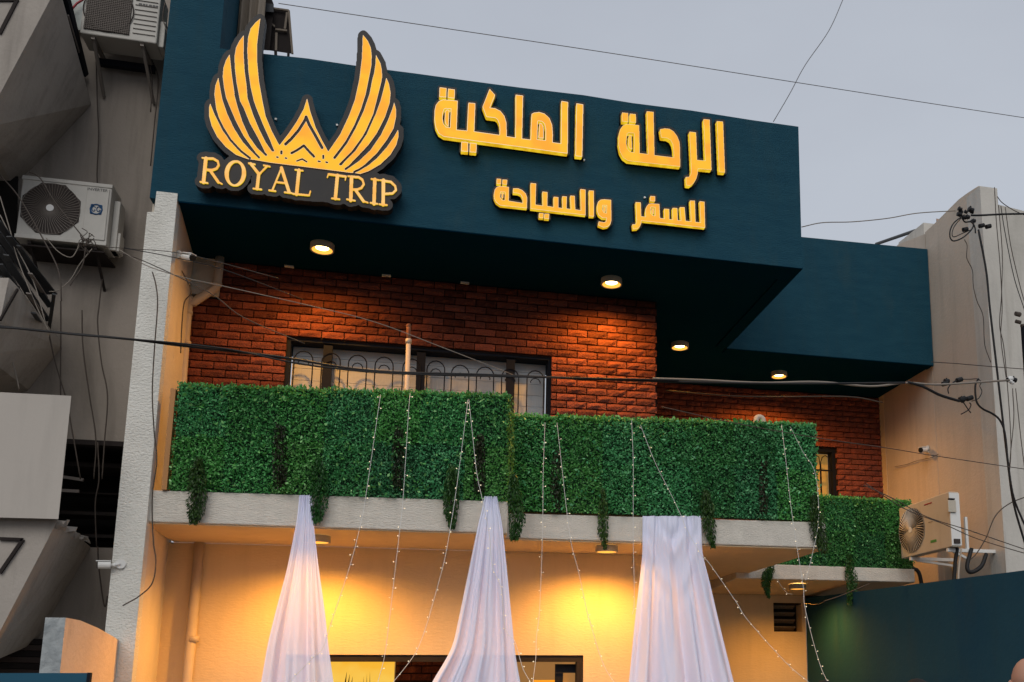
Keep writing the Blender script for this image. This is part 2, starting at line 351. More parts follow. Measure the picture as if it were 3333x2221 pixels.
# ---- bricks: 6 shared rough-faced meshes, one object each
BW, BH, GX, GZ = .234, .0755, .0115, .0150
def brick_mesh(i, wd=BW):
    r = random.Random(i*11+int(wd*1000)); nx, nz = 5, 3; vs = []; fs = []
    for j in range(nz):
        for k in range(nx):
            e = (k in (0, nx-1)) or (j in (0, nz-1))
            vs.append((-wd/2+wd*k/(nx-1)+(0 if k in (0, nx-1) else r.uniform(-.008,.008)), (-.012 if e else -.02)+r.uniform(-.006,.006), -BH/2+BH*j/(nz-1)+(r.uniform(-.0025,.0025) if j in (0, nz-1) else r.uniform(-.008,.008))))
    for j in range(nz-1):
        for k in range(nx-1):
            a = j*nx+k; fs.append((a, a+1, a+nx+1, a+nx))
    b = len(vs); vs += [(-wd/2,.03,-BH/2),(wd/2,.03,-BH/2),(wd/2,.03,BH/2),(-wd/2,.03,BH/2)]
    bot = list(range(nx)); tp = [(nz-1)*nx+k for k in range(nx)]; lf = [j*nx for j in range(nz)]; rt = [j*nx+nx-1 for j in range(nz)]
    fs += [tuple([b, b+1]+bot[::-1]), tuple(tp+[b+2, b+3]), tuple(lf+[b+3, b]), tuple([b+1, b+2]+rt[::-1]), (b+3, b+2, b+1, b)][0:5]
    me = bpy.data.meshes.new('brick'); me.from_pydata(vs, [], fs); me.materials.append(M['brick']); me.update(); return me
BM = [brick_mesh(i) for i in range(6)]
cache = {}
def bricks_on(x0, x1, z0, z1, y, holes, zoff=0.0):
    out = []; j = 0; z = z1-BH/2-.004
    while z-BH/2 > z0:
        x = x0-(.5 if j % 2 else 0)*(BW+GX)-.06
        while x < x1:
            a, b = max(x, x0), min(x+BW, x1); segs = [(a, b)]
            for h in holes:
                if h[2] < z+BH*.3 and z-BH*.3 < h[3]:
                    ns = []
                    for p, q in segs:
                        if q <= h[0] or p >= h[1]: ns.append((p, q)); continue
                        if p < h[0]: ns.append((p, h[0]))
                        if q > h[1]: ns.append((h[1], q))
                    segs = ns
            for p, q in segs:
                if q-p > .03: out.append((p, q, y, z))
            x += BW+GX
        z -= BH+GZ; j += 1
    return out
L1 = bricks_on(-2.585, 2.765, 4.42, SZ, 11.0, [(WX0, WX1, 4.2, WZ1), (-2.7, -2.28, 5.97, 7)])
L1.sort(key=lambda b: (b[3] < 4.62))
BRW = empty('brick_wall', (0, 11, 4.4)); par(BRW, B)
nb = 0; rest = []
for (p, q, y, z) in L1:
    wd = q-p
    if nb >= 300: rest.append((p, q, y, z)); continue
    if abs(wd-BW) < .004: me = random.choice(BM)
    else:
        key = round(wd, 2); me = cache.get(key) or cache.setdefault(key, brick_mesh(99, wd))
    o = bpy.data.objects.new('brick', me); C.objects.link(o); o.location = ((p+q)/2, y, z+random.uniform(-.001,.001))
    o.rotation_euler = (random.uniform(-.02,.02), 0, random.uniform(-.012,.012)); par(o, BRW); nb += 1
rest += bricks_on(2.78, 7.6, 3.3, SZ, 14.21, [(W2[0], W2[1], W2[2], W2[3])])
def join_bricks(lst, name, parent):
    vs = []; fs = []; src = [( [v.co.copy() for v in m.vertices], [tuple(p.vertices) for p in m.polygons]) for m in BM]
    for p, q, y, z in lst:
        s = (q-p)/BW; v, f = random.choice(src); b = len(vs)
        vs += [((p+q)/2+c.x*s, y+c.y, z+c.z) for c in v]; fs += [tuple(i+b for i in t) for t in f]
    me = bpy.data.meshes.new(name); me.from_pydata(vs, [], fs); me.update()
    return tag(link(name, me, M['brick'], parent), kind='stuff')
join_bricks(rest, 'brick_cladding', B)

# ---- long upper window with iron grille
WN = empty('window', (0, 11.1, 4.4)); par(WN, B)
mb = MB()
mb.box(WX0, WX1, 11.03, 11.2, WZ1-.028, WZ1-.001).box(WX0+.001, WX0+.04, 11.03, 11.2, 4.3, WZ1-.029).box(WX1-.04, WX1-.001, 11.03, 11.2, 4.3, WZ1-.029)
mb.build('window_frame', M['dark'], WN)
z = 4.3
while z < WZ1-.05:
    MB().box(WX0+.045, WX1-.045, 11.225+random.uniform(0,.004), 11.25, z, min(z+.138, WZ1-.03)).build('shutter_slat', M['curtain_w'], WN); z += .142
for x in (752, 968, 1175):
    p = av(x, 820, Y=11.0); MB().box(p.x-.05, p.x+.05, 11.04, 11.10, 4.3, WZ1-.047).build('window_post', M['dark'], WN)
mb = MB(); mb.box(WX0+.05, WX1-.05, 11.08, 11.1, 5.18, 5.2)
for xx in (706, 767, 827, 887, 926, 992, 1005, 1055, 1104, 1155, 1205):
    pass
xs = [at(550+x/2.614, 1200, Y=11.03).x for x in (1140, 1376, 1603, 1830)] + [at(1250+x/2.353, 1180, Y=11.03).x for x in (215, 400, 587, 778, 970, 1163)]
for x in xs:
    r = .10; zt = 5.33 if x < .2 else 5.30
    pts = [(x-r, 11.035, 4.3), (x-r, 11.035, zt)]+[(x-r*math.cos(t), 11.035, zt+r*1.05*math.sin(t)) for t in np.linspace(.3, math.pi-.3, 7)]+[(x+r, 11.035, zt), (x+r, 11.035, 4.3)]
    MB().tube(pts, .0075, 5).tube([(x-.055, 11.035, zt-.05)]+[(x-.06*math.cos(t), 11.035, zt-.05+.06*math.sin(t)) for t in np.linspace(.3, math.pi-.3, 5)]+[(x+.055, 11.035, zt-.05)], .006, 4).build('grille_arch', M['dark'], WN)
# wing window (lit, barred)
WN2 = empty('window', (6.2, 14.2, 4.5)); par(WN2, B)
MB().box(W2[0], W2[1], 14.235, 14.40, W2[3]-.05, W2[3]-.001).box(W2[1]-.06, W2[1]-.001, 14.235, 14.40, W2[2], W2[3]-.051).box(W2[0]+.001, W2[0]+.04, 14.235, 14.40, W2[2], W2[3]-.051).build('window_frame', M['dark'], WN2)
MB().box(W2[0]+.04, W2[1]-.06, 14.41, 14.43, W2[2], W2[3]-.05).build('window_pane', mat('amber_curtain', (.45,.32,.12), .7, (.38,.26,.09), 2, (3,3,.3), emis=(.6,.30,.06), estr=.35), WN2)
mb = MB(); mb.box(W2[0]+.04, W2[1]-.06, 14.25, 14.27, 5.10, 5.125).box(W2[0]+.04, W2[1]-.06, 14.25, 14.27, 4.62, 4.64)
for x in np.arange(W2[0]+.1, W2[1]-.05, .17): mb.tube([(x, 14.24, W2[2]), (x, 14.24, 5.25), (x+.03, 14.24, 5.33), (x+.085, 14.24, 5.36), (x+.14, 14.24, 5.33), (x+.155, 14.24, 5.2), (x+.155, 14.24, W2[2])], .008, 5)
mb.build('window_grille', M['dark'], WN2)
# small white pads showing between wall head and soffit
mb = MB()
for x in (-1.62, -.55, .35): mb.box(x, x+.10, 10.93, 10.975, SZ-.006, SZ+.008)
mb.build('mortar_dab', M['white'], B)

# ---- balcony slabs
CZ = 3.235
s1 = [(-2.449, 9.66, CZ), (.86, 9.66, CZ)]
def slab(name, x0, x1, y0, y1, z0, z1, zl=None):
    o = MB().hull([(x0,y0,z0),(x1,y0,z0),(x1,y1,z0),(x0,y1,z0),(x0,y0,z1),(x1,y0,z1+.03),(x1,y1,z1+.03),(x0,y1,z1)]).build(name, M['slab'], B, bevel=.012); return o
slab('balcony_slab', -2.53, .865, 9.65, 11.0, CZ-.02, 3.515)
slab('balcony_slab', .868, 4.50, 10.0, 14.2, CZ-.015, 3.485)
Y3 = 12.6
zb3, zt3 = av(1700,1329,Y=Y3).z, av(1800,1297,Y=Y3).z
MB().hull([(4.3,Y3,zb3),(7.05,Y3,zb3),(7.05,14.2,3.045),(4.3,14.2,3.045),(4.3,Y3,zt3),(7.05,Y3,zt3-.02),(7.05,14.2,zt3),(4.3,14.2,zt3)]).build('balcony_slab', M['slab'], B, bevel=.012)
MB().hull([(4.32,Y3+.03,zb3-.003),(7.0,Y3+.03,zb3-.003),(7.0,14.19,3.041),(4.32,14.19,3.041),(4.32,Y3+.03,zb3+.01),(7.0,Y3+.03,zb3+.01),(7.0,14.19,3.06),(4.32,14.19,3.06)]).build('soffit_render', M['cream'], B)
# cream soffit skins under the slabs (thin render coat)
MB().box(-2.525, .86, 9.672, 11.0, CZ-.032, CZ-.0205).build('soffit_render', M['cream'], B)

MB().box(.87, 4.49, 10.02, 14.19, CZ-.03, CZ-.018).build('soffit_render', M['cream'], B)
# ---- ground floor
DX0, DX1, DZ = at(930, 2132, Y=11).x, at(1899, 2146, Y=11).x, at(1400, 2132, Y=11).z
rect_wall('ground_wall', -2.75, 2.78, -.2, CZ-.033, 11.0, 11.18, M['cream'], B, holes=[(DX0, DX1, -.3, DZ)])
v0 = at(2517, 1962, Y=14.2); v1 = at(2612, 2057, Y=14.2)
rect_wall('wing_ground_wall', 2.60, 5.99, -.2, 3.04, 14.2, 14.44, M['cream'], B, holes=[(v0.x, v1.x, v1.z, v0.z)])
MB().box(2.60, 2.779, 11.181, 14.199, -.2, CZ-.033).build('wing_side_wall', M['cream'], B)
VT = empty('vent', (v0.x, 14.3, v1.z)); par(VT, B)
MB().box(v0.x-.02, v1.x+.02, 14.445, 14.47, v1.z-.02, v0.z+.02).build('vent_back', M['void'], VT)
for i in range(4):
    zz = v1.z+.03+i*(v0.z-v1.z)/4; MB().bar((v0.x+.01, 14.39, zz+.03), (v1.x-.06, 14.39, zz+.03), .10, .02, up=(0,.5,1)).build('louvre', M['curt_g'], VT)
# shopfront
SF = empty('shopfront', (0, 11.05, 0)); par(SF, B)
MB().box(DX0, DX1-.001, 11.02, 11.12, DZ-.075, DZ-.001).box(DX1-.075, DX1-.002, 11.02, 11.12, 0, DZ-.076).build('shop_frame', M['darkbrown'], SF)
xa, xb = at(1809, 2180, Y=11.1).x, at(1878, 2180, Y=11.1).x; zt = at(1840, 2162, Y=11.1).z
MB().box(xa, xb, 11.13, 11.17, zt-.10, zt).box(xa, xa+.09, 11.13, 11.17, 0.16, zt-.101).build('door_frame', M['dark'], SF)
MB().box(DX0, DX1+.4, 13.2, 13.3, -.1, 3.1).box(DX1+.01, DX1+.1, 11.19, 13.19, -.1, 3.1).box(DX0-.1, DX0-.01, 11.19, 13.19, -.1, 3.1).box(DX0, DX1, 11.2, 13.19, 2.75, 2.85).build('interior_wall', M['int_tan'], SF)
p0, p1 = at(1085, 2147, Y=12.2), at(1285, 2147, Y=12.2)
MB().box(p0.x-.3, p1.x, 12.2, 12.25, .2, 2.35).build('lit_panel', M['yellow_win'], SF)
p2 = at(1600, 2147, Y=12.3)
MB().box(p1.x+.01, p2.x, 12.3, 12.35, .2, 2.6).build('brick_panel', M['mortar'], SF)
vs = bricks_on(p1.x+.02, p2.x, 1.7, 2.55, 12.29, []); join_bricks(vs, 'interior_brick', SF)
c = at(1785, 2219, Y=12.4); rr = .19
MB().cyl((c.x, 12.4, c.z-.28), (c.x, 12.4, c.z+.02), rr, 20).build('drum_lampshade', M['lampglow2'] if False else emit('orange_shade', (1.0,.36,.02), 1.0), SF)
for sx, dx in ((1107, 1), (1222, -1)):
    q = at(sx+10*dx, 2221, Y=12.18); mbw = MB()
    for i in range(3):
        x = q.x+dx*i*.035; mbw.hull([(x-.012, 12.19, q.z-.2), (x+.03*dx, 12.19, q.z-.2), (x+.035*dx, 12.19, q.z+.13-i*.03), (x-.012, 12.185, q.z-.2), (x+.03*dx, 12.185, q.z-.2), (x+.035*dx, 12.185, q.z+.13-i*.03)])
    mbw.build('wing_motif', M['plate'], SF)

# ---- downpipes on the building
dp = [(715,850),(706,925),(690,945),(640,978),(622,992),(610,1018),(598,1260)]
P = [at(x, y, Y=10.9) for x, y in dp]; P[0].z = SZ+.02; P = P[:-1]+[Vector((P[-1].x, 10.9, 3.52))]
mb = MB().tube(smooth_path(P, 3), .047, 12); 
for q in (P[1], P[5], Vector((P[6].x*.4+P[5].x*.6, 10.9, P[5].z-.35))): mb.cyl(q+Vector((0,0,.02)), q-Vector((0,0,.02)), .054, 12)
mb.build('downpipe', M['pvc'], B, smooth=True)
P = [at(651, 1750, Y=10.94), at(614, 2150, Y=10.94)]; P[0].z = CZ-.033; P[1] = Vector((P[0].x-.02, 10.94, 0.1))
mb = MB().tube(P, .052, 12); q = at(628, 2080, Y=10.94); mb.cyl(q+Vector((0,0,.03)), q-Vector((0,0,.03)), .058, 12)
mb.build('downpipe', M['pvc'], B, smooth=True)

# standing pipe in front of the long window
q = at(1326, 1290, Y=10.5); t_ = at(1330, 1062, Y=10.5)
SPP = empty('standpipe', (q.x, 10.5, 3.51), 'thin upright pipe with rusty top in front of the long upper window', 'pipe')
m_ = at(1330, 1110, Y=10.5)
MB().cyl((q.x, 10.5, 3.51), (m_.x, 10.5, m_.z), .026, 10).cyl((m_.x, 10.5, m_.z-.03), (m_.x, 10.5, m_.z+.02), .034, 10).build('pipe', M['pvc'], SPP, smooth=True)
MB().cyl((m_.x, 10.5, m_.z+.02), (t_.x, 10.5, t_.z), .024, 10).ball((t_.x, 10.5, t_.z), .03, 10).build('pipe_top', M['rust'], SPP, smooth=True)
for dz in (0, -.12, -.20):
    pass

# ------------------------------------------------------------------ ceiling lamps (real light)
def lamp(px, py, z, label, power, grp, deg=150, soff=SZ+.012, Y=None, bl=.3, r=.125):
    p = av(px, py, Y=Y) if Y else av(px, py, Z=z)
    L = empty('ceiling_lamp', (p.x, p.y, soff), label, 'lamp', grp)
    mb = MB(); n = 28; h = .07
    ring = lambda rr, zz: [(p.x+rr*math.cos(2*math.pi*k/n), p.y+rr*math.sin(2*math.pi*k/n), zz) for k in range(n)]
    R = [ring(r, soff-.001), ring(r, soff-h), ring(r*.93, soff-h-.004), ring(r*.86, soff-h+.002), ring(r*.55, soff-h+.03)]
    vs = sum(R, []); fs = [(i*n+k, i*n+(k+1)%n, (i+1)*n+(k+1)%n, (i+1)*n+k) for i in range(4) for k in range(n)]
    fi = [0]*(3*n)+[1]*n
    me = bpy.data.meshes.new('lamp_housing'); me.from_pydata(vs, [], fs); me.polygons.foreach_set('material_index', fi)
    link('lamp_housing', me, [M['lamp_ring'], M['lampwarm']], L, smooth=True)
    MB().add(ring(r*.56, soff-h+.027)+[(p.x, p.y, soff-h+.027)], [(k, (k+1)%n, n) for k in range(n)]).build('lamp_diffuser', M['lampglow'], L)
    ld = bpy.data.lights.new('lamp_light', 'SPOT'); ld.energy = power; ld.color = (1.0,.43,.05); ld.spot_size = math.radians(deg); ld.spot_blend = bl; ld.shadow_soft_size = .05
    lo = bpy.data.objects.new('lamp_light', ld); C.objects.link(lo); lo.location = (p.x, p.y, soff-h-.02); par(lo, L)
    return p
GU = 'round lamps under the teal roof soffit'; GL = 'round lamps under the balcony soffit'
lamp(740, 578, SZ-.07, 'lit round lamp under the soffit below the winged sign, leftmost of the upper four', 165, GU, 164, bl=1.)
lamp(1405, 657, SZ-.07, 'lit round lamp under the soffit above the right end of the front brick wall', 230, GU, 162, bl=1.)
lamp(1562, 802, SZ-.07, 'lit round lamp on dark soffit just right of the front brick wall corner', 60, GU, 150, bl=1.)
lamp(1790, 868, SZ-.07, 'lit round lamp nearest the right wall under the recessed teal fascia', 330, GU, 160, bl=1.)
lamp(730, 1243, 0, 'round lamp under the balcony half hidden behind the left white drape', 215, GL, 164, CZ-.033, Y=10.15, bl=.65)
lamp(1394, 1274, 0, 'round lamp under the balcony between the middle and right drapes', 190, GL, 164, CZ-.031, Y=10.25, bl=.65)
lamp(1833, 1366, 0, 'round lamp above the louvred vent near the teal garden wall', 170, GL, 160, 3.10, Y=13.0, bl=1.)

# ------------------------------------------------------------------ teal side wall (lower right)
e0, e1 = av(2353, 1311, X=6.0), av(1855, 1374, X=6.0)
sl = (e0.z-e1.z)/(e0.y-e1.y)
zt_ = lambda y: e1.z+sl*(y-e1.y)
MB().hull([(6.0,14.2,-.2),(6.0,7.6,-.2),(6.2,14.2,-.2),(6.2,7.6,-.2),(6.0,14.2,zt_(14.2)),(6.0,7.6,zt_(7.6)),(6.2,14.2,zt_(14.2)),(6.2,7.6,zt_(7.6))]).build('garden_wall', M['teal_smooth2'] if 'teal_smooth2' in M else mat('teal_wall_paint', (.010,.055,.098), .85, (.014,.063,.106), .8, bump=.2, bscale=14, dirt=(.022,.062,.09), dscale=1.5, streak=.3, spec=.1))
tag(bpy.data.objects['garden_wall'], 'smooth dark teal side wall lit by a warm glow at lower right', 'wall')

# ------------------------------------------------------------------ neighbour on the right: tall plain wall with pier
NB = empty('neighbour_building', (7.6, 13, 0), 'tall plain grey cream neighbouring building on the right with a sloping parapet', 'building')
X7 = 7.45
prof = [at(x, y, X=X7) for x, y in [(3183,607),(3150,628),(3120,650),(3098,672),(3076,694),(3045,725),(3011,757)]]
yn = prof[0].y-.01
ptsy = [(yn, -.2), (yn, prof[0].z)] + [(p.y, p.z) for p in prof] + [(prof[-1].y+.02, -.2)]
# wall profile as polygon in the Y-Z plane
def prism_yz(pts, x0, x1, name, m, parent):
    n = len(pts); vs = [(x0, p[0], p[1]) for p in pts]+[(x1, p[0], p[1]) for p in pts]
    tri = tessellate_polygon([[Vector((p[0], p[1], 0)) for p in pts]])
    fs = [tuple(t) for t in tri]+[tuple(i+n for i in t)[::-1] for t in tri]+[(i, (i+1)%n, (i+1)%n+n, i+n) for i in range(n)]
    me = bpy.data.meshes.new(name); me.from_pydata(vs, [], fs); bm = bmesh.new(); bm.from_mesh(me)
    bmesh.ops.recalc_face_normals(bm, faces=bm.faces); bm.to_mesh(me); bm.free(); return link(name, me, m, parent)
prism_yz(ptsy, X7, 7.75, 'side_wall', M['rwall'], NB)
fz = at(3006, 735, X=X7+.02); yb = prof[-1].y+.021
ly = at(2925, 795, X=X7).y
prism_yz([(yb, -.2), (yb, prof[-1].z-.02), (ly, at(2925,795,X=X7).z), (19, at(2925,795,X=X7).z-.1), (19, -.2)], X7+.001, 7.75, 'side_wall', M['rwall'], NB)
q = at(3006, 725, X=7.7); q2 = at(2925, 790, X=7.7)
MB().hull([(7.7,q.y,q.z),(7.7,q.y,q.z-1.5),(7.7,q2.y,q2.z),(7.7,q2.y,q2.z-1.5),(9,q.y,q.z),(9,q.y,q.z-1.5),(9,q2.y,q2.z),(9,q2.y,q2.z-1.5)]).build('roof_parapet', M['rwall2'], NB)
q3 = at(3047, 712, X=7.9)
MB().hull([(7.9,q3.y,q3.z),(7.9,q3.y,q3.z-.6),(7.9,q.y-.1,q.z-.02),(7.9,q.y-.1,q.z-.6),(8.6,q3.y,q3.z),(8.6,q3.y,q3.z-.6),(8.6,q.y-.1,q.z-.02),(8.6,q.y-.1,q.z-.6)]).build('roof_block', mat('pink_plaster', (.30,.20,.155), .9), NB)
# front pier and lower front wall right of it
pr = at(3246, 620, Y=yn-.04); zt1 = at(3190, 606, Y=yn-.04).z
MB().box(X7-.004, pr.x, yn-.04, yn+.3, -.2, zt1).build('front_pier', M['rwall2'], NB)
q = at(3290, 668, Y=yn+.1); MB().hull([(pr.x+.001, yn+.1, -.2), (12, yn+.1, -.2), (12, yn+.4, -.2), (pr.x+.001, yn+.4, -.2), (pr.x+.001, yn+.1, at(3250,664,Y=yn+.1).z), (12, yn+.1, q.z-.5), (12, yn+.4, q.z-.5), (pr.x+.001, yn+.4, at(3250,664,Y=yn+.1).z)]).build('front_wall', M['rwall2'], NB)
# painted return strip where the teal fascia meets the wall
p = MB(); p.box(7.44, 7.449, 14.05, 14.2, 4.0, SZ); p.build('corner_strip', M['cream'], NB)
MB().cyl(at(2852, 795, Y=15.5), at(2980, 751, Y=13.9), .03, 8).build('roof_rod', M['grey_print'], NB)
# ------------------------------------------------------------------ sign outlines: raster union -> contour -> solid letters
def pip(poly, X, Y):
    ins = np.zeros(X.shape, bool); n = len(poly)
    for i in range(n):
        x1, y1 = poly[i]; x2, y2 = poly[(i+1) % n]
        if y1 == y2: continue
        c = ((y1 > Y) != (y2 > Y)) & (X < (x2-x1)*(Y-y1)/(y2-y1)+x1); ins ^= c
    return ins
def strokemask(pts, w, X, Y):
    m = np.zeros(X.shape, bool)
    for (x1, y1), (x2, y2) in zip(pts, pts[1:]):
        dx, dy = x2-x1, y2-y1; L = dx*dx+dy*dy
        t = np.clip(((X-x1)*dx+(Y-y1)*dy)/L, 0, 1)
        m |= (X-x1-t*dx)**2+(Y-y1-t*dy)**2 < (w/2)**2
    return m
class Ras:
    def __init__(s, x0, y0, x1, y1, st):
        s.x0, s.y0, s.st = x0, y0, st; s.X, s.Y = np.meshgrid(np.arange(x0, x1, st), np.arange(y0, y1, st)); s.m = np.zeros(s.X.shape, bool)
    def poly(s, p, sub=False):
        k = pip(p, s.X, s.Y); s.m = (s.m & ~k) if sub else (s.m | k); return s
    def stroke(s, p, w, sub=False):
        k = strokemask(p, w, s.X, s.Y); s.m = (s.m & ~k) if sub else (s.m | k); return s
    def dil(s, r):
        q = Ras.__new__(Ras); q.__dict__ = dict(s.__dict__); k = int(r/s.st)+1; P = np.pad(s.m, k); out = np.zeros_like(s.m); H_, W_ = s.m.shape
        for dy in range(-k, k+1):
            for dx in range(-k, k+1):
                if dx*dx+dy*dy <= (r/s.st)**2: out |= P[k+dy:k+dy+H_, k+dx:k+dx+W_]
        q.m = out; return q
    def loops(s, blur=1, tol=.35):
        F = np.pad(s.m.astype(float), 2)
        for _ in range(blur):
            G = np.pad(F, 1, mode='edge'); F = (G[:-2,1:-1]+G[2:,1:-1]+G[1:-1,:-2]+G[1:-1,2:]+4*G[1:-1,1:-1])/8
        F = F-.5001; seg = {}
        a, b, c, d = F[:-1,:-1] > 0, F[:-1,1:] > 0, F[1:,1:] > 0, F[1:,:-1] > 0
        code = a*1+b*2+c*4+d*8; ys, xs = np.where((code > 0) & (code < 15)); pt = {}
        def ep(i, j, e):
            if e == 0: k = ('h', i, j); u = F[i,j]/(F[i,j]-F[i,j+1]); p = (j+u, i)
            elif e == 1: k = ('v', i, j+1); u = F[i,j+1]/(F[i,j+1]-F[i+1,j+1]); p = (j+1, i+u)
            elif e == 2: k = ('h', i+1, j); u = F[i+1,j]/(F[i+1,j]-F[i+1,j+1]); p = (j+u, i+1)
            else: k = ('v', i, j); u = F[i,j]/(F[i,j]-F[i+1,j]); p = (j, i+u)
            pt[k] = p; return k
        T = {1:[(3,0)],2:[(0,1)],3:[(3,1)],4:[(1,2)],5:[(3,0),(1,2)],6:[(0,2)],7:[(3,2)],8:[(2,3)],9:[(2,0)],10:[(0,1),(2,3)],11:[(2,1)],12:[(1,3)],13:[(1,0)],14:[(0,3)]}
        for i, j in zip(ys, xs):
            for e1, e2 in T[int(code[i,j])]: seg[ep(i,j,e1)] = ep(i,j,e2)
        out = []
        while seg:
            k0, k = next(iter(seg.items())); del seg[k0]; L = [pt[k0]]
            while k != k0 and k in seg: L.append(pt[k]); k = seg.pop(k)
            if len(L) > 5: out.append([(s.x0+(x-2)*s.st, s.y0+(y-2)*s.st) for x, y in simp(L, tol)])
        return out
def simp(L, tol):
    def dp(P):
        if len(P) < 3: return P
        a, b = np.array(P[0]), np.array(P[-1]); A = np.array(P); d = b-a; n = np.hypot(*d)
        D = np.abs(d[0]*(A[:,1]-a[1])-d[1]*(A[:,0]-a[0]))/n if n > 1e-9 else np.hypot(*(A-a).T)
        i = int(D.argmax())
        return dp(P[:i+1])[:-1]+dp(P[i:]) if D[i] > tol else [P[0], P[-1]]
    h = len(L)//2; return dp(L[:h+1])[:-1]+dp(L[h:]+[L[0]])[:-1]
def area(L): return .5*sum(a[0]*b[1]-b[0]*a[1] for a, b in zip(L, L[1:]+L[:1]))
def solid(loops, fr, yf, yb, name, mf, ms, parent):
    """closed outline(s) in a crop frame -> slab between world planes Y=yf (front) and Y=yb"""
    loops = [l for l in loops if abs(area(l)) > 1e-6]
    dep = [sum(1 for o in loops if o is not l and pip(o, np.array([l[0][0]]), np.array([l[0][1]]))[0]) for l in loops]
    mb = MB()
    for l, d in zip(loops, dep):
        if d % 2: continue
        grp = [l]+[o for o, e in zip(loops, dep) if e == d+1 and pip(l, np.array([o[0][0]]), np.array([o[0][1]]))[0]]
        W_ = []
        for q in grp:
            w_ = [at(*fr(x, y), Y=yf) for x, y in q]
            W_.append([(p.x, p.z) for p in w_])
        tri = tessellate_polygon([[Vector((x, z, 0)) for x, z in q] for q in W_]); flat = sum(W_, []); n = len(flat)
        mb.add([(x, yf, z) for x, z in flat]+[(x, yb, z) for x, z in flat], [tuple(t) for t in tri]+[tuple(i+n for i in t)[::-1] for t in tri], 0)
        b = 0; base = len(mb.v)-2*n; sf = []
        for q in W_:
            k = len(q); sf += [(b+i+base, b+(i+1)%k+base, b+(i+1)%k+n+base, b+i+n+base) for i in range(k)]; b += k
        mb.f += sf; mb.m += [1]*len(sf)
    me = mb.mesh(name); bm = bmesh.new(); bm.from_mesh(me); bmesh.ops.recalc_face_normals(bm, faces=bm.faces); bm.to_mesh(me); bm.free()
    return link(name, me, [mf, ms], parent)

FY = 9.6
# ---- winged emblem with ROYAL TRIP
frA = lambda x, y: (600+x/2.1775, y/2.1775)
F = [[(539,132),(504,161),(470,203),(452,265),(446,357),(454,503),(470,619),(493,718),(509,764),(559,887),(609,998),(634,1062),(690,1090),(670,1025),(620,931),(576,825),(554,718),(529,578),(516,440),(516,315),(529,203)],
[(422,249),(391,290),(366,340),(356,398),(358,482),(370,586),(395,718),(420,764),(465,875),(520,975),(581,1098),(640,1110),(620,1073),(576,1009),(531,920),(487,814),(448,698),(441,607),(427,503),(420,378),(422,274)],
[(321,386),(295,428),(277,482),(272,544),(281,619),(295,690),(320,753),(365,859),(420,964),(476,1042),(534,1120),(600,1130),(568,1098),(498,1014),(443,920),(393,803),(359,687),(337,536),(327,440)],
[(241,551),(220,607),(213,669),(218,709),(226,775),(259,875),(309,970),(376,1059),(476,1128),(560,1140),(526,1120),(476,1075),(415,1009),(354,914),(304,809),(270,709),(262,669),(247,586)],
[(183,734),(175,764),(176,825),(193,892),(232,970),(293,1042),(365,1098),(448,1128),(490,1134),(484,1126),(398,1075),(332,1009),(270,925),(215,814)],
[(1265,247),(1300,290),(1322,340),(1328,400),(1325,470),(1306,566),(1285,670),(1252,774),(1205,887),(1143,1000),(1056,1119),(1000,1110),(1020,1076),(1105,953),(1167,821),(1209,708),(1240,566),(1258,420),(1262,330)],
[(1358,390),(1390,450),(1400,500),(1402,550),(1398,566),(1389,646),(1360,755),(1318,868),(1261,972),(1181,1081),(1101,1166),(1040,1150),(1070,1128),(1153,1019),(1214,911),(1271,788),(1313,665),(1332,566),(1345,520),(1355,450)],
[(1431,552),(1450,594),(1462,661),(1455,731),(1422,831),(1365,944),(1304,1029),(1233,1104),(1141,1199),(1080,1190),(1115,1173),(1223,1038),(1294,934),(1356,812),(1393,708),(1422,594)],
[(1487,727),(1500,774),(1500,831),(1483,911),(1436,991),(1365,1086),(1280,1166),(1205,1222),(1120,1210),(1153,1201),(1238,1142),(1318,1067),(1393,958),(1441,859),(1474,774)],
[(1516,918),(1517,972),(1502,1029),(1459,1100),(1389,1166),(1308,1213),(1247,1234),(1195,1225),(1238,1211),(1294,1180),(1365,1123),(1436,1043),(1488,967)]]
base = [(670,1025),(676,1029),(742,944),(799,859),(846,774),(870,698),(893,793),(931,906),(973,991),(1020,1076),(1056,1119),(1068,1128),(1101,1166),(1115,1174),(1141,1199),(1150,1203),(1200,1222),(1190,1227),(900,1190),(610,1154),(484,1132),(500,1128),(534,1120),(545,1110),(581,1098),(590,1084),(620,1073),(634,1062)]
neg = [([(718,1022),(758,985),(810,925),(857,850),(863,830)], 17), ([(863,830),(885,885),(925,955),(976,1048)], 17), ([(760,1086),(800,1065),(847,1033)], 14), ([(847,1033),(880,1070),(918,1110)], 14),
       ([(798,1142),(835,1128),(868,1148)], 9), ([(688,1074),(688,1088)], 13), ([(655,1114),(664,1116)], 9), ([(716,1121),(725,1123)], 9), ([(985,1106),(985,1120)], 13), ([(950,1144),(962,1146)], 9), ([(1004,1150),(1014,1153)], 9)]
S1 = empty('winged_sign', (-1.0, FY, 6.4), 'lit golden winged emblem on black backing reading ROYAL TRIP', 'sign')
ra = Ras(40, 20, 1620, 1560, 2.1)
for f in F: ra.poly(f)
ra.poly(base)
for p_, w_ in neg: ra.stroke(p_, w_*1.25, True)
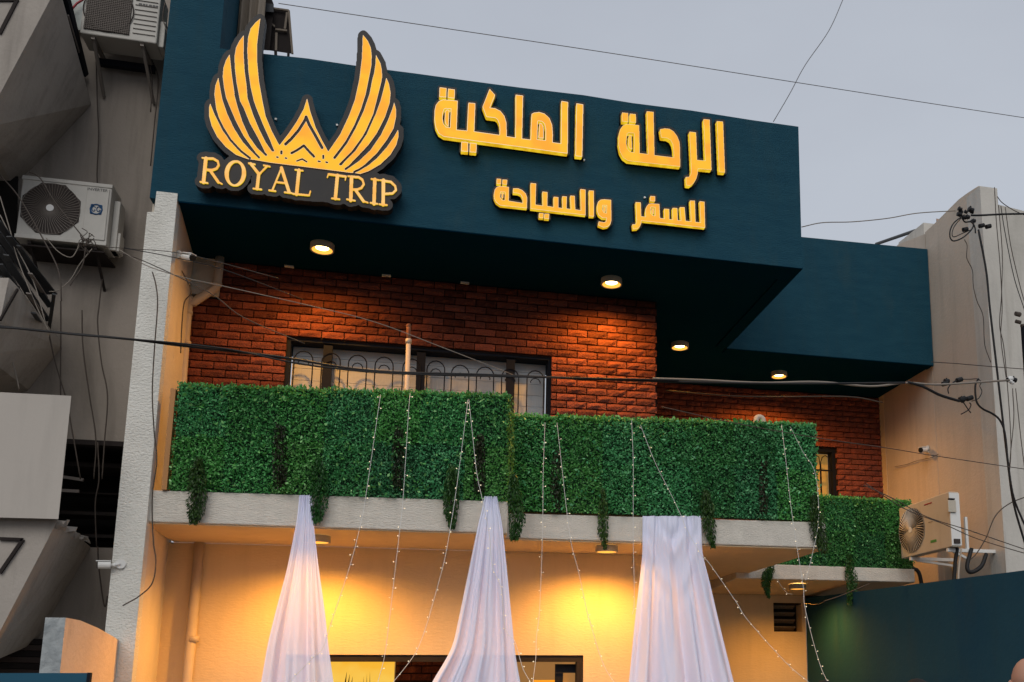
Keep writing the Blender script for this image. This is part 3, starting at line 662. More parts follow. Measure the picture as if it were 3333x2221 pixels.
for gp in ([(459,653),(476,737),(509,837),(554,937),(598,1014),(629,1067)], [(362,670),(387,764),(420,864),(465,964),(520,1042),(579,1098)], [(281,681),(309,781),(348,886),(398,970),(465,1053),(529,1117)], [(198,737),(226,814),(270,903),(326,992),(398,1070),(465,1122)],
           [(1318,566),(1294,684),(1261,783),(1209,897),(1148,1010),(1063,1119)], [(1408,566),(1379,684),(1346,812),(1285,949),(1205,1067),(1105,1166)], [(1464,741),(1427,849),(1375,953),(1308,1057),(1238,1133),(1143,1199)], [(1502,897),(1450,1001),(1384,1090),(1308,1161),(1238,1204),(1205,1219)]): ra.stroke(gp, 16, True)
letters = {'R': [([(152,1122),(135,1290)], 22), ([(126,1118),(170,1124)], 8), ([(112,1288),(165,1297)], 9), ([(160,1122),(205,1124),(236,1142),(243,1170),(228,1194),(200,1204),(160,1203)], 13), ([(183,1208),(240,1290)], 17), ([(235,1287),(266,1303)], 8)],
'Y': [([(470,1160),(527,1232)], 17), ([(588,1175),(530,1235)], 10), ([(527,1230),(515,1335)], 20), ([(455,1156),(500,1164)], 8), ([(562,1171),(606,1180)], 8), ([(488,1336),(546,1342)], 9)],
'A': [([(688,1190),(623,1348)], 10), ([(688,1190),(742,1360)], 20), ([(650,1290),(720,1298)], 10), ([(600,1348),(646,1354)], 9), ([(710,1362),(762,1368)], 9)],
'L': [([(812,1207),(795,1375)], 21), ([(785,1202),(840,1209)], 8), ([(770,1373),(884,1384)], 10), ([(884,1383),(893,1356)], 8)],
'T': [([(1022,1234),(1145,1251)], 12), ([(1022,1232),(1013,1256)], 7), ([(1145,1250),(1140,1275)], 7), ([(1085,1243),(1070,1405)], 21), ([(1045,1405),(1100,1412)], 9)],
'R2': [([(1185,1256),(1179,1419)], 22), ([(1160,1248),(1200,1252)], 8), ([(1152,1412),(1209,1422)], 9), ([(1195,1253),(1236,1256),(1262,1274),(1272,1305),(1254,1332),(1226,1343),(1198,1343)], 13), ([(1215,1349),(1270,1426)], 17), ([(1266,1424),(1301,1436)], 8)],
'I': [([(1350,1272),(1344,1443)], 22), ([(1325,1268),(1378,1276)], 9), ([(1319,1437),(1370,1445)], 9)],
'P': [([(1411,1278),(1409,1449)], 22), ([(1388,1276),(1420,1279)], 8), ([(1420,1282),(1464,1289),(1494,1318),(1500,1347),(1476,1370),(1427,1374)], 13), ([(1382,1447),(1436,1453)], 9)]}
allm = Ras(40, 20, 1620, 1560, 4.5)
for f in F: allm.poly(f)
allm.poly(base)
for st in letters.values():
    for p_, w_ in st: allm.stroke(p_, w_)
def ell(cx, cy, rx, ry, rot=.08, n=36): return [(cx+rx*math.cos(t)*math.cos(rot)-ry*math.sin(t)*math.sin(rot), cy+rx*math.cos(t)*math.sin(rot)+ry*math.sin(t)*math.cos(rot)) for t in np.linspace(0, 2*math.pi, n, endpoint=False)]
allm.poly(ell(361,1228,76,92)); allm.poly([(560,1150),(1240,1235),(1060,1400),(860,1390)])
plate = allm.dil(38)
solid([l for l in plate.loops(3, .3) if abs(area(l)) > 60000], frA, FY-.17, FY-.07, 'backing_plate', M['plate'], M['plate_b'], S1)
solid(allm.dil(14).loops(2, .4), frA, FY-.069, FY-.002, 'standoff_box', M['plate_b'], M['plate_b'], S1)
er = Ras.__new__(Ras); er.__dict__ = dict(ra.__dict__); er.m = ~ra.m; er = er.dil(2.3); er.m = ~er.m
solid(ra.loops(1, .2), frA, FY-.179, FY-.171, 'emblem_rim', M['rim'], M['side_d'], S1)
solid(er.loops(1, .2), frA, FY-.182, FY-.1795, 'wing_emblem', M['gold'], M['rim'], S1)
for nm, st in letters.items():
    r = Ras(min(p[0] for q, w_ in st for p in q)-30, min(p[1] for q, w_ in st for p in q)-30, max(p[0] for q, w_ in st for p in q)+30, max(p[1] for q, w_ in st for p in q)+30, 1.8)
    for p_, w_ in st: r.stroke(p_, w_*1.12)
    solid(r.loops(1, .2), frA, FY-.186, FY-.171, 'letter', M['gold_t'], M['side'], S1)
r = Ras(270,1120,450,1340,1.8); r.poly(ell(361,1228,76,92)).poly(ell(361,1229,47,79,.12), True)
solid(r.loops(1, .2), frA, FY-.186, FY-.171, 'letter', M['gold_t'], M['side'], S1)

# ---- Arabic words
def word(name, lab, x0, y0, s, bodies, holes, isl, depth=.07, grow=4., halo=34, strokes=(), grp=None, st=None):
    fr = lambda x, y: (x0+x/s, y0+y/s)
    allp = [p for b in bodies for p in b]; xa, xb = min(p[0] for p in allp)-60, max(p[0] for p in allp)+60; ya, yb = min(p[1] for p in allp)-60, max(p[1] for p in allp)+60
    c = at(*fr((xa+xb)/2, (ya+yb)/2), Y=FY); root = empty(name, (c.x, FY, c.z), lab, 'sign', grp); st = st or s*.8
    R = Ras(xa, ya, xb, yb, st*1.2)
    for b in bodies: R.poly(b)
    P_ = R.dil(halo); 
    solid(P_.loops(2, .3), fr, FY-.06, FY-.003, 'backing_plate', M['plate'], M['plate_b'], root)
    for b in bodies+isl:
        r = Ras(min(p[0] for p in b)-20, min(p[1] for p in b)-20, max(p[0] for p in b)+20, max(p[1] for p in b)+20, st)
        r.poly(b)
        for h in holes:
            if pip(b, np.array([float(h[0][0])]), np.array([float(h[0][1])]))[0]: r.poly(h, True)
        small = (max(p[0] for p in b)-min(p[0] for p in b)) < s*30 and (max(p[1] for p in b)-min(p[1] for p in b)) < s*45
        nm = 'letter_dot' if small else 'letter'
        solid(r.dil(grow).loops(1, .25), fr, FY-.055-depth, FY-.0605, nm, M['rim'], M['side'], root)
        e_ = Ras.__new__(Ras); e_.__dict__ = dict(r.__dict__); e_.m = ~r.m; e_ = e_.dil(st*1.05); e_.m = ~e_.m
        lp_ = e_.loops(1, .25)
        if lp_: solid(lp_, fr, FY-.0575-depth, FY-.0556-depth, 'letter_face', M['gold'], M['rim'], root)
    return root
word('arabic_sign', 'large lit Arabic word with a kaf stroke, directly right of the winged emblem', 1390, 270, 4.44,
 [[(1945,265),(2035,280),(2030,1020),(1200,905),(700,838),(240,775),(170,730),(125,640),(108,520),(112,400),(130,320),(170,270),(230,245),(440,262),(425,680),(580,695),(600,290),(695,298),(680,705),(1050,757),(1055,680),(1048,600),(1020,530),(985,505),(860,490),(805,345),(905,92),(980,175),(905,362),(980,370),(1060,410),(1115,480),(1145,580),(1148,775),(1280,795),(1285,175),(1385,188),(1370,808),(1500,825),(1505,640),(1515,450),(1545,435),(1620,425),(1700,450),(1765,510),(1805,610),(1815,750),(1812,862),(1938,880)],
  [(185,68),(278,80),(275,208),(180,200)], [(305,88),(400,100),(395,222),(303,212)], [(498,855),(592,862),(590,992),(495,985)], [(622,870),(715,880),(710,1005),(618,998)], [(2162,300),(2255,315),(2240,1065),(2148,1055)]],
 [[(245,380),(270,370),(348,372),(335,650),(275,640),(235,590),(222,520),(225,440)], [(1598,548),(1660,555),(1700,590),(1715,660),(1718,835),(1590,820)]],
 [[(262,420),(285,392),(318,395),(308,632),(275,600),(258,540)], [(1628,585),(1655,590),(1680,640),(1682,800),(1615,795)]])
word('arabic_sign', 'large lit Arabic word at the right end of the fascia, above the shorter line', 1980, 340, 5.226,
 [[(880,425),(960,410),(1040,418),(1110,460),(1170,540),(1210,640),(1220,760),(1222,1060),(330,960),(250,900),(200,810),(175,680),(180,520),(205,420),(250,360),(320,335),(525,355),(535,830),(680,848),(655,118),(770,130),(785,865),(1115,905),(1110,760),(1095,680),(1060,610),(1000,575),(900,565)],
  [(235,140),(340,150),(338,300),(235,288)], [(368,158),(468,168),(472,312),(368,300)],
  [(1620,250),(1725,262),(1755,1115),(1525,1095),(1520,1180),(1495,1270),(1450,1340),(1390,1385),(1325,1375),(1318,1235),(1370,1235),(1405,1190),(1412,1100),(1380,465),(1492,478),(1510,945),(1650,960)],
  [(1848,285),(1952,295),(1985,1160),(1885,1150)]],
 [[(320,500),(350,485),(440,492),(440,820),(370,805),(325,760),(305,660)]], [[(350,525),(395,525),(405,765),(360,745),(340,680)]], grow=3.5, halo=40)
word('arabic_sign', 'smaller lit Arabic word in the lower line, left of the two', 1580, 560, 5.348,
 [[(485,288),(570,290),(640,320),(700,380),(725,450),(720,630),(260,580),(190,530),(155,460),(150,380),(165,310),(200,265),(250,250),(408,265),(405,505),(650,545),(652,460),(620,395),(570,370),(485,362)],
  [(200,120),(272,125),(270,208),(200,202)], [(300,135),(378,140),(372,218),(300,212)],
  [(790,195),(880,205),(870,572),(1000,590),(995,345),(1078,355),(1075,595),(1190,615),(1190,435),(1268,443),(1268,622),(1345,635),(1340,425),(1415,432),(1410,640),(1492,650),(1478,415),(1552,420),(1562,655),(1665,672),(1655,300),(1742,312),(1742,750),(1390,710),(1370,700),(1345,705),(790,638)],
  [(938,718),(1010,722),(1005,800),(935,795)], [(1030,728),(1108,732),(1105,815),(1028,808)], [(1805,325),(1885,330),(1888,772),(1812,768)],
  [(2185,490),(2190,840),(2175,900),(2130,950),(2060,965),(1968,930),(1975,865),(2060,880),(2100,870),(2112,800),(2040,800),(1975,750),(1945,680),(1945,590),(1965,520),(2010,485),(2070,480)]],
 [[(262,345),(345,350),(340,495),(285,490),(255,440)], [(2040,580),(2115,582),(2110,720),(2060,710),(2035,660)]],
 [[(288,365),(312,370),(308,455),(282,440)], [(2062,600),(2092,603),(2088,695),(2062,680)]], grow=4., halo=36, depth=.055, st=2.6)
word('arabic_sign', 'smaller lit Arabic word in the lower line, nearest the right end', 2020, 600, 7.353,
 [[(365,432),(480,440),(490,770),(600,785),(598,640),(620,540),(670,475),(740,465),(925,478),(940,810),(1055,828),(1045,590),(1160,598),(1165,840),(1250,850),(1245,570),(1355,575),(1365,865),(1450,875),(1420,555),(1528,552),(1555,880),(1690,895),(1665,395),(1775,400),(1790,905),(1920,920),(1895,410),(2005,425),(2020,1040),(1320,960),(1295,955),(490,870),(490,940),(460,1010),(400,1065),(300,1075),(285,965),(350,965),(380,920),(385,860)],
  [(715,285),(825,292),(825,405),(712,400)]],
 [[(715,545),(830,550),(830,760),(760,745),(720,700)]], [[(748,590),(792,592),(788,715),(755,690)]], grow=5., halo=48, depth=.055, st=3.6)
# three white mounting plugs left in the fascia
for x, y, lb in ((898,389,'small white wall plug between left wing and crown peak'),(1097,408,'small white wall plug between crown peak and right wing'),(2098,644,'small white wall plug above the lower right Arabic word'),(1901,522,'small white wall plug below the long alef of the upper left Arabic word')):
    p = at(x, y, Y=FY-.01); tag(MB().cyl((p.x, FY-.02, p.z), (p.x, FY+.01, p.z), .012, 8).build('wall_plug', M['white']), lb, 'plug', 'wall plugs in the fascia')

# ------------------------------------------------------------------ artificial hedges
def leaf_panel(i, w_=.46, h_=.56, n=2100, L=.030):
    r = np.random.RandomState(i); c = np.stack([r.uniform(-w_/2, w_/2, n), r.uniform(-.075, .0, n), r.uniform(-h_/2, h_/2, n)], 1)
    c[:,1] -= .02*np.sin(c[:,0]*19+i)*np.cos(c[:,2]*16+i*2)
    d = r.normal(size=(n,3)); d[:,1] = d[:,1]*.8-.35; d[:,2] += .1; d /= np.linalg.norm(d, axis=1)[:,None]
    nn = r.normal(size=(n,3))*.8+np.array([0,-1.2,.6]); s = np.cross(d, nn); s /= np.linalg.norm(s, axis=1)[:,None]
    l = (L*r.uniform(.6, 1.25, n))[:,None]; ww = l*.27; up = np.cross(s, d)*l*.12
    V = np.stack([c-d*l/2, c+s*ww+up, c+d*l/2, c-s*ww+up], 1).reshape(-1,3)
    me = bpy.data.meshes.new('foliage'); me.from_pydata(V.tolist(), [], [(4*k,4*k+1,4*k+2) for k in range(n)]+[(4*k,4*k+2,4*k+3) for k in range(n)])
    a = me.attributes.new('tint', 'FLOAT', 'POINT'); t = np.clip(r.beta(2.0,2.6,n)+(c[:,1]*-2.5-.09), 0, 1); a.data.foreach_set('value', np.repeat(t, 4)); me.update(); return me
LP = [leaf_panel(i) for i in range(5)]
def fringe(i, w_=.46):
    r = np.random.RandomState(50+i); n = 150
    c = np.stack([r.uniform(-w_/2, w_/2, n), r.uniform(-.07,.03, n), np.abs(r.normal(0,.018,n))], 1); d = r.normal(size=(n,3))*.5+np.array([0,-.2,1]); d /= np.linalg.norm(d, axis=1)[:,None]
    nn = r.normal(size=(n,3)); s = np.cross(d, nn); s /= np.linalg.norm(s, axis=1)[:,None]; l = (.042*r.uniform(.6,1.3,n))[:,None]; ww = l*.25
    V = np.stack([c-d*l/2, c+s*ww, c+d*l/2, c-s*ww], 1).reshape(-1,3)
    return V, r.uniform(.4, 1, n)
def hedge(x0, x1, y, z0a, z0b, z1a, z1b, cols, label, seed, back=.05):
    r = random.Random(seed)
    root = empty('artificial_hedge', ((x0+x1)/2, y, z0a), label, 'hedge', 'leafy screens along the balcony rail')
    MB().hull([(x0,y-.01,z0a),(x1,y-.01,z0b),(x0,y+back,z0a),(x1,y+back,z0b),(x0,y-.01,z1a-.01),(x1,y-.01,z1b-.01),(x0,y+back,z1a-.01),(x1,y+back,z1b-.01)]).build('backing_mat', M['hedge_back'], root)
    wd = (x1-x0)/cols
    for c in range(cols):
        u = (c+.5)/cols; za = z0a+(z0b-z0a)*u; zb = z1a+(z1b-z1a)*u
        for k in range(2):
            o = bpy.data.objects.new('hedge_panel', r.choice(LP)); C.objects.link(o); par(o, root)
            if len(o.data.materials) == 0: o.data.materials.append(M['leaf'])
            h = (zb-za)/2; o.location = (x0+wd*(c+.5), y-.015+r.uniform(-.012,.012), za+h*(k+.5)); o.scale = (wd/.46*1.0, 1, h/.56*1.0*(1 if r.random() < .5 else -1)); o.rotation_euler = (0, r.choice([0, 0, math.pi]) , 0)
            if o.rotation_euler[1]: o.rotation_euler = (0,0,0); o.scale = (-o.scale[0], 1, o.scale[2])
    rr = np.random.RandomState(seed*3+1); ns = int(260*(x1-x0)); cx = rr.uniform(x0, x1, ns); u_ = (cx-x0)/(x1-x0); cz = z0a+(z0b-z0a)*u_+rr.uniform(.02,.98,ns)*((z1a-z0a)+((z1b-z0b)-(z1a-z0a))*u_)
    c_ = np.stack([cx, y-.095-rr.uniform(0,.03,ns), cz], 1); d_ = rr.normal(size=(ns,3)); d_[:,1] -= .8; d_ /= np.linalg.norm(d_, axis=1)[:,None]; s_ = np.cross(d_, rr.normal(size=(ns,3))); s_ /= np.linalg.norm(s_, axis=1)[:,None]; l_ = rr.uniform(.03,.055,ns)[:,None]
    V_ = np.stack([c_-d_*l_/2, c_+s_*l_*.26, c_+d_*l_/2, c_-s_*l_*.26], 1).reshape(-1,3); me = bpy.data.meshes.new('stray_sprigs'); me.from_pydata(V_.tolist(), [], [(4*k,4*k+1,4*k+2,4*k+3) for k in range(ns)])
    a = me.attributes.new('tint','FLOAT','POINT'); a.data.foreach_set('value', np.repeat(rr.uniform(.1,1,ns), 4)); tag(link('stray_sprigs', me, M['leaf'], root), kind='stuff')
    V = []; T_ = []
    for c in range(cols):
        v, t = fringe(seed*7+c); u = (c+.5)/cols; v = v*np.array([wd/.46,1,1])+np.array([x0+wd*(c+.5), y, z1a-.028+(z1b-z1a)*u]); V.append(v); T_.append(t)
    V = np.concatenate(V); T_ = np.concatenate(T_); n = len(T_)
    me = bpy.data.meshes.new('top_sprigs'); me.from_pydata(V.tolist(), [], [(4*k,4*k+1,4*k+2,4*k+3) for k in range(n)]); a = me.attributes.new('tint','FLOAT','POINT'); a.data.foreach_set('value', np.repeat(T_, 4))
    tag(link('top_sprigs', me, M['leaf'], root), kind='stuff'); return root
HY1, HY2, HY3 = 9.69, 10.04, Y3+.1
q0, q1, q2_, q3_ = av(1860,1135,Y=HY3), av(2080,1152,Y=HY3), av(1800,1290,Y=HY3), av(2100,1318,Y=HY3)
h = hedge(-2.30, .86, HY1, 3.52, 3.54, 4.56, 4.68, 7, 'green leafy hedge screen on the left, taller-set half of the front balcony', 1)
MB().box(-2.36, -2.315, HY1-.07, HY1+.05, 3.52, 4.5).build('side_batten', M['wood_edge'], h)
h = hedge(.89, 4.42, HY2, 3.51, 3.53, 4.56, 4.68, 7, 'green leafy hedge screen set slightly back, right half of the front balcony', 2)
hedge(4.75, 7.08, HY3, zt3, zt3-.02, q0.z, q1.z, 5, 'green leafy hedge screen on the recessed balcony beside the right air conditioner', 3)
# side return of the left hedge at the step
V = None
def bunch(name, path, wid, label, cat, grp, m, n, L=.05, flat=.05, down=1.2, seed=0, aspect=.16):
    """hanging bunch of narrow leaves following a path of world points"""
    r = np.random.RandomState(seed); P = np.array([tuple(p) for p in path]); k = len(P)-1
    t = r.uniform(0, 1, n)**.95*k; i = np.minimum(t.astype(int), k-1); f = (t-i)[:,None]; c = P[i]*(1-f)+P[i+1]*f
    W_ = np.interp(t, np.linspace(0, k, len(wid)), wid)[:,None]
    off = np.clip(r.normal(size=(n,3)), -1.5, 1.5)*np.array([.30, flat/.1*.40, .2]); c = c+off*W_
    d = r.normal(size=(n,3))*.38+np.array([0,-.15,-down]); d[:,0] += off[:,0]*.8; d /= np.linalg.norm(d, axis=1)[:,None]
    nn = r.normal(size=(n,3)); s = np.cross(d, nn); s /= np.linalg.norm(s, axis=1)[:,None]; l = (L*r.uniform(.6,1.3,n))[:,None]; ww = l*aspect
    V = np.stack([c-d*l/2, c+s*ww, c+d*l/2, c-s*ww], 1).reshape(-1,3)
    me = bpy.data.meshes.new('leaves'); me.from_pydata(V.tolist(), [], [(4*q,4*q+1,4*q+2,4*q+3) for q in range(n)])
    a = me.attributes.new('tint','FLOAT','POINT'); a.data.foreach_set('value', np.repeat(np.clip(r.beta(1.6,3,n)-off[:,1]*.6, 0, 1), 4)); me.update()
    root = empty(name, tuple(P[0]), label, cat, grp)
    MB().tube([tuple(p) for p in P], .004, 4).build('stem', M['dark'], root)
    tag(link('leaves', me, m, root), kind='stuff'); return root
GG = 'dark green garlands hanging over the balcony edges'
def gar(pts, wid, Y, label, seed, n=1500, m='garland', g=GG, name='hanging_garland', L=.038):
    return bunch(name, [at(x, y, Y=Y) for x, y in pts], [w_/270 for w_ in wid], label, 'garland', g, M[m], n, L, seed=seed)
gar([(646,1495),(643,1560),(640,1640),(630,1702)], [16,44,48,18], HY1-.11, 'forked dark garland hanging at the far left end of the balcony', 1)
gar([(1036,1497),(1038,1560),(1040,1640),(1030,1700)], [16,46,48,18], HY1-.11, 'dark garland hanging just right of the left white drape top', 2)
gar([(1472,1518),(1470,1580),(1468,1650),(1472,1718)], [16,42,44,14], HY1-.11, 'dark garland hanging just left of the middle white drape top', 3)
gar([(1670,1545),(1675,1620),(1684,1690),(1672,1758)], [18,40,46,24], HY1-.13, 'dark garland hanging at the step between the two balcony halves', 4)
gar([(1962,1595),(1964,1660),(1962,1720),(1970,1785)], [12,30,32,12], HY2-.11, 'slim dark garland hanging above the round lamp near the balcony centre', 5, 1000)
gar([(2297,1598),(2300,1650),(2306,1710),(2322,1782)], [16,44,44,14], HY2-.11, 'dark garland hanging just right of the wide right drape', 6)
gar([(2650,1612),(2656,1680),(2666,1740),(2682,1796)], [20,48,48,28], HY2-.11, 'dark garland hanging at the right end of the front balcony', 7, 1700)
gar([(2510,1846),(2498,1870),(2492,1900),(2502,1945)], [30,44,34,10], 12.5, 'small dark garland clump hanging from the recessed balcony underside', 8)
gar([(2762,1806),(2768,1860),(2774,1910),(2766,1968)], [18,46,42,26], 12.5, 'dark garland hanging in front of the recessed balcony slab', 9)
GD = 'dull brown dried garlands on the hedge face'
for i, (x, y0, y1, wd, Y, lb) in enumerate([(915,1385,1585,40,HY1-.075,'dull dry garland on the hedge, leftmost of the dry ones'),(1299,1395,1590,34,HY1-.075,'dull dry garland on the hedge beside the second light string'),(1563,1418,1600,34,HY1-.075,'dull dry garland on the hedge above the middle drape'),(1812,1468,1660,34,HY2-.075,'dull dry garland on the right hedge half beside a light string'),(2487,1500,1670,30,HY2-.075,'dull dry garland on the hedge near its right end')]):
    gar([(x,y0),(x-4,(y0+y1)/2),(x-2,y1)], [wd*.6,wd,wd*.8], Y, lb, 30+i, 1100, 'garland_dry', GD, L=.036)
gar([(1664,1300),(1662,1400),(1664,1480),(1660,1570)], [18,20,18,10], HY1-.09, 'yellow green climber strip at the step between the two hedge screens', 50, 420, 'climber', None, 'climbing_strand', .04)
p = at(2472, 1366, Y=10.7)
tag(MB().tube(smooth_path([(p.x-.05,10.7,p.z-.25),(p.x-.045,10.7,p.z-.02),(p.x-.01,10.7,p.z+.03),(p.x+.04,10.7,p.z+.01),(p.x+.05,10.7,p.z-.05)], 4), .035, 10).build('pipe_elbow', M['pvc'], smooth=True), 'small curved pipe end poking above the right hedge half', 'pipe')

# ------------------------------------------------------------------ white drapes
def drape(rows, Y0, Y1, label, folds, seed, name='white_drape', nu=96, swag=0):
    r = random.Random(seed); nv = 90; ph = [r.uniform(0, 6.3) for _ in range(6)]
    ys = [q[0] for q in rows]; yy = np.linspace(ys[0], ys[-1], nv); le = np.interp(yy, ys, [q[1] for q in rows]); ri = np.interp(yy, ys, [q[2] for q in rows])
    k = 7; ker = np.ones(k)/k; pad = lambda a: np.convolve(np.pad(a, k//2, mode='reflect', reflect_type='odd'), ker, 'valid'); le, ri = pad(le), pad(ri); vs = []
    for j in range(nv):
        v = j/(nv-1); Y = Y0+(Y1-Y0)*v
        for i in range(nu):
            u = i/(nu-1); uu = u+.03*math.sin(3*u*math.pi+ph[0]+v*2)*(u*(1-u)*4)
            p = at(le[j]+(ri[j]-le[j])*uu, yy[j], Y=Y); wdt = (ri[j]-le[j])/290
            A = .085*wdt
            d = A*(.55*math.sin(folds*2*math.pi*u+ph[1]+v*1.5)+.3*math.sin(folds*1.7*2*math.pi*u+ph[2]-v*2.4)+.07*math.sin(folds*3.3*2*math.pi*u+ph[3]+v*3))*min(1, .35+v*2)
            if swag:
                a_ = abs(u-.5)*2; env = max(0, 1-v*2.4)*(1-a_**3)*min(1, v*12); d = d*(1-.6*env) + swag*env*(.020*math.sin((1-a_)*9-v*46)+.009*math.sin((1-a_)*17-v*70+1))
            tp_ = max(0, 1-v*14); d += tp_*.012*math.sin(u*38+ph[5])
            d += .0035*math.sin(u*87+v*19+ph[2])*(.3+.7*math.sin(v*5+ph[0])**2) + .002*math.sin(u*50+ph[4]+v*6)
            vs.append((p.x, p.y-d, p.z))
    fs = [(j*nu+i, j*nu+i+1, (j+1)*nu+i+1, (j+1)*nu+i) for j in range(nv-1) for i in range(nu-1)]
    me = bpy.data.meshes.new(name); me.from_pydata(vs, [], fs); me.update()
    return tag(link(name, me, M['cloth'], None, True), label, 'drape', 'white drapes hung from the balcony')
drape([(1612,974,1014),(1640,972,1018),(1700,965,1020),(1850,934,1037),(2000,894,1058),(2100,870,1068),(2221,850,1085),(2500,790,1130)], 9.60, 9.25, 'narrow white sheer drape knotted high, leftmost of the three', 3, 1)
drape([(1616,1576,1619),(1640,1573,1622),(1700,1558,1634),(1850,1527,1650),(2000,1496,1664),(2100,1475,1674),(2150,1450,1680),(2221,1405,1693),(2500,1280,1740)], 9.60, 9.25, 'white sheer drape swept left at its foot, middle of the three', 4, 2)
drape([(1680,2091,2280),(1720,2091,2283),(1800,2092,2286),(1900,2081,2313),(2000,2070,2337),(2221,2049,2394),(2500,2010,2470)], 9.95, 9.5, 'wide white sheer drape gathered at both top corners, rightmost of the three', 4, 3, swag=1)

# ------------------------------------------------------------------ fairy light strings
def fairy(pts, Y0, Y1, label, seed, step=.125):
    r = random.Random(seed); n = len(pts)
    P = [at(x, y, Y=Y0+(Y1-Y0)*(i/(n-1))) for i, (x, y) in enumerate(pts)]; S_ = smooth_path(P, 6)
    root = empty('string_light', tuple(P[0]), label, 'string light', 'fairy light strings hung from the balcony')
    MB().tube(S_, .0024, 4).build('wire', M['white'], root)
    mb = MB(); acc = 0; nxt = .04; s = 1
    for a, b in zip(S_, S_[1:]):
        l = (b-a).length
        while acc+l > nxt:
            q = a+(b-a)*((nxt-acc)/l); s = -s if r.random() < .8 else s; o = Vector((s*r.uniform(.008,.026), r.uniform(-.02,.0), r.uniform(-.01,.01)))
            mb.tube([q, q+o], .002, 3, 1); mb.ball(q+o, .0062*r.uniform(.8,1.2), 5, 0); nxt += step*r.uniform(.5, 1.6)
        acc += l
    tag(mb.build('bulbs', [M['bulb'], M['white']], root), kind='stuff'); return root
y1 = HY1-.16; y2 = HY2-.16
fairy([(1239,1285),(1232,1330),(1190,1620),(1170,1722),(1138,1845),(1075,2037),(1050,2111),(1010,2150),(950,2213),(930,2240)], y1, 9.05, 'light string crossing the left drape low down, first from the left', 1)
fairy([(1335,1280),(1330,1340),(1312,1620),(1299,1745),(1281,1900),(1266,2029),(1251,2140),(1232,2213),(1228,2250)], y1, 9.2, 'nearly straight light string hanging from beside the standpipe', 2)
fairy([(1523,1302),(1514,1376),(1485,1595),(1467,1711),(1445,1831),(1400,1996),(1395,2014),(1355,2121),(1286,2213),(1260,2240)], y1, 9.15, 'light string bending left from the shared point above the middle drape', 3)
fairy([(1526,1300),(1534,1376),(1552,1541),(1569,1621),(1592,1737),(1603,1845),(1632,1920),(1645,2050),(1674,2085),(1702,2176),(1726,2220),(1740,2250)], y1, 9.0, 'light string running down over the middle drape', 4)
fairy([(1774,1376),(1768,1541),(1767,1675),(1762,1854),(1755,2000),(1746,2074),(1744,2142),(1736,2210),(1734,2250)], y2, 9.3, 'straight light string just right of the middle drape', 5)
fairy([(1813,1376),(1829,1523),(1846,1675),(1860,1773),(1882,1858),(1913,2000),(1920,2023),(1950,2125),(1974,2183),(1998,2220),(2010,2245)], y2, 9.3, 'light string bending right past the round balcony lamp', 6)
fairy([(2056,1367),(2061,1500),(2061,1612),(2061,1764),(2064,1880),(2064,1970),(2058,2000)], y2, 9.7, 'light string ending beside the left edge of the wide drape', 7)
fairy([(2085,1385),(2132,1505),(2177,1595),(2217,1679),(2235,1724),(2286,1813),(2306,1831),(2393,1955),(2435,2020),(2559,2158),(2628,2217),(2650,2240)], y2, 9.3, 'long diagonal light string crossing the wide drape towards lower right', 8)
fairy([(2544,1383),(2558,1500),(2572,1628),(2589,1750),(2614,1906),(2619,1972),(2647,2089),(2672,2172),(2692,2217),(2700,2240)], y2, 9.4, 'light string falling past the vent at the right end of the balcony', 9)
fairy([(2572,1389),(2614,1472),(2647,1522),(2661,1589),(2664,1700),(2644,1805),(2630,1861),(2622,1890)], y2, 9.9, 'short tangled light string down the right hedge corner', 10, .11)
fairy([(2530,1885),(2541,1905),(2561,1930),(2580,1935)], 11.7, 11.7, 'tiny light string end beside the small garland clump', 11, .1)
# ------------------------------------------------------------------ left neighbour building
LB = empty('left_building', (-4.5, 10.4, 0), 'dim grey brown neighbouring building on the left with slanted balcony masses', 'building')
WY = 10.42
q = at(0, 0, Y=WY)
HX0, HX1 = at(200, 1600, Y=WY).x, -2.71
HZ1, HZ0 = at(320, 1439, Y=WY).z, at(330, 1783, Y=WY).z
rect_wall('rear_wall', -7.5, HX1, -.2, 12, WY, WY+.25, M['brown'], LB, holes=[(HX0-.35, HX1-.0005, HZ0, HZ1)])
MB().box(HX0-.6, HX1, WY+.9, WY+1, HZ0-.3, HZ1+.3).box(HX0-.5, HX1, WY+.26, WY+.9, HZ0-.1, HZ0).box(HX0-.5, HX1, WY+.26, WY+.9, HZ1, HZ1+.1).build('opening_recess', M['void'], LB)
mb = MB()
r = random.Random(3)
for i in range(5):
    zz = HZ0+.15+i*.24; mb.box(HX0-.3, HX1-.02, WY+.3+r.random()*.4, WY+.75, zz, zz+r.uniform(.015,.05))
mb.build('clutter_shelf', M['darkbrown'], LB)
MB().box(HX0-.3, HX1-.001, WY-.03, WY+.1, HZ1-.04, HZ1+.01).build('lintel', M['darkbrown'], LB)
for (x0,y0,x1,y1) in ((205,1553,272,1563),(200,1597,258,1600)):
    a, b = at(x0, y0, Y=WY+.28), at(x1, y1, Y=WY+.28); MB().bar(a, b, .03, .03).build('loose_batten', M['slat_l'], LB)
def S2(lst): return [at(x, y, Y=Y) for x, y, Y in lst]
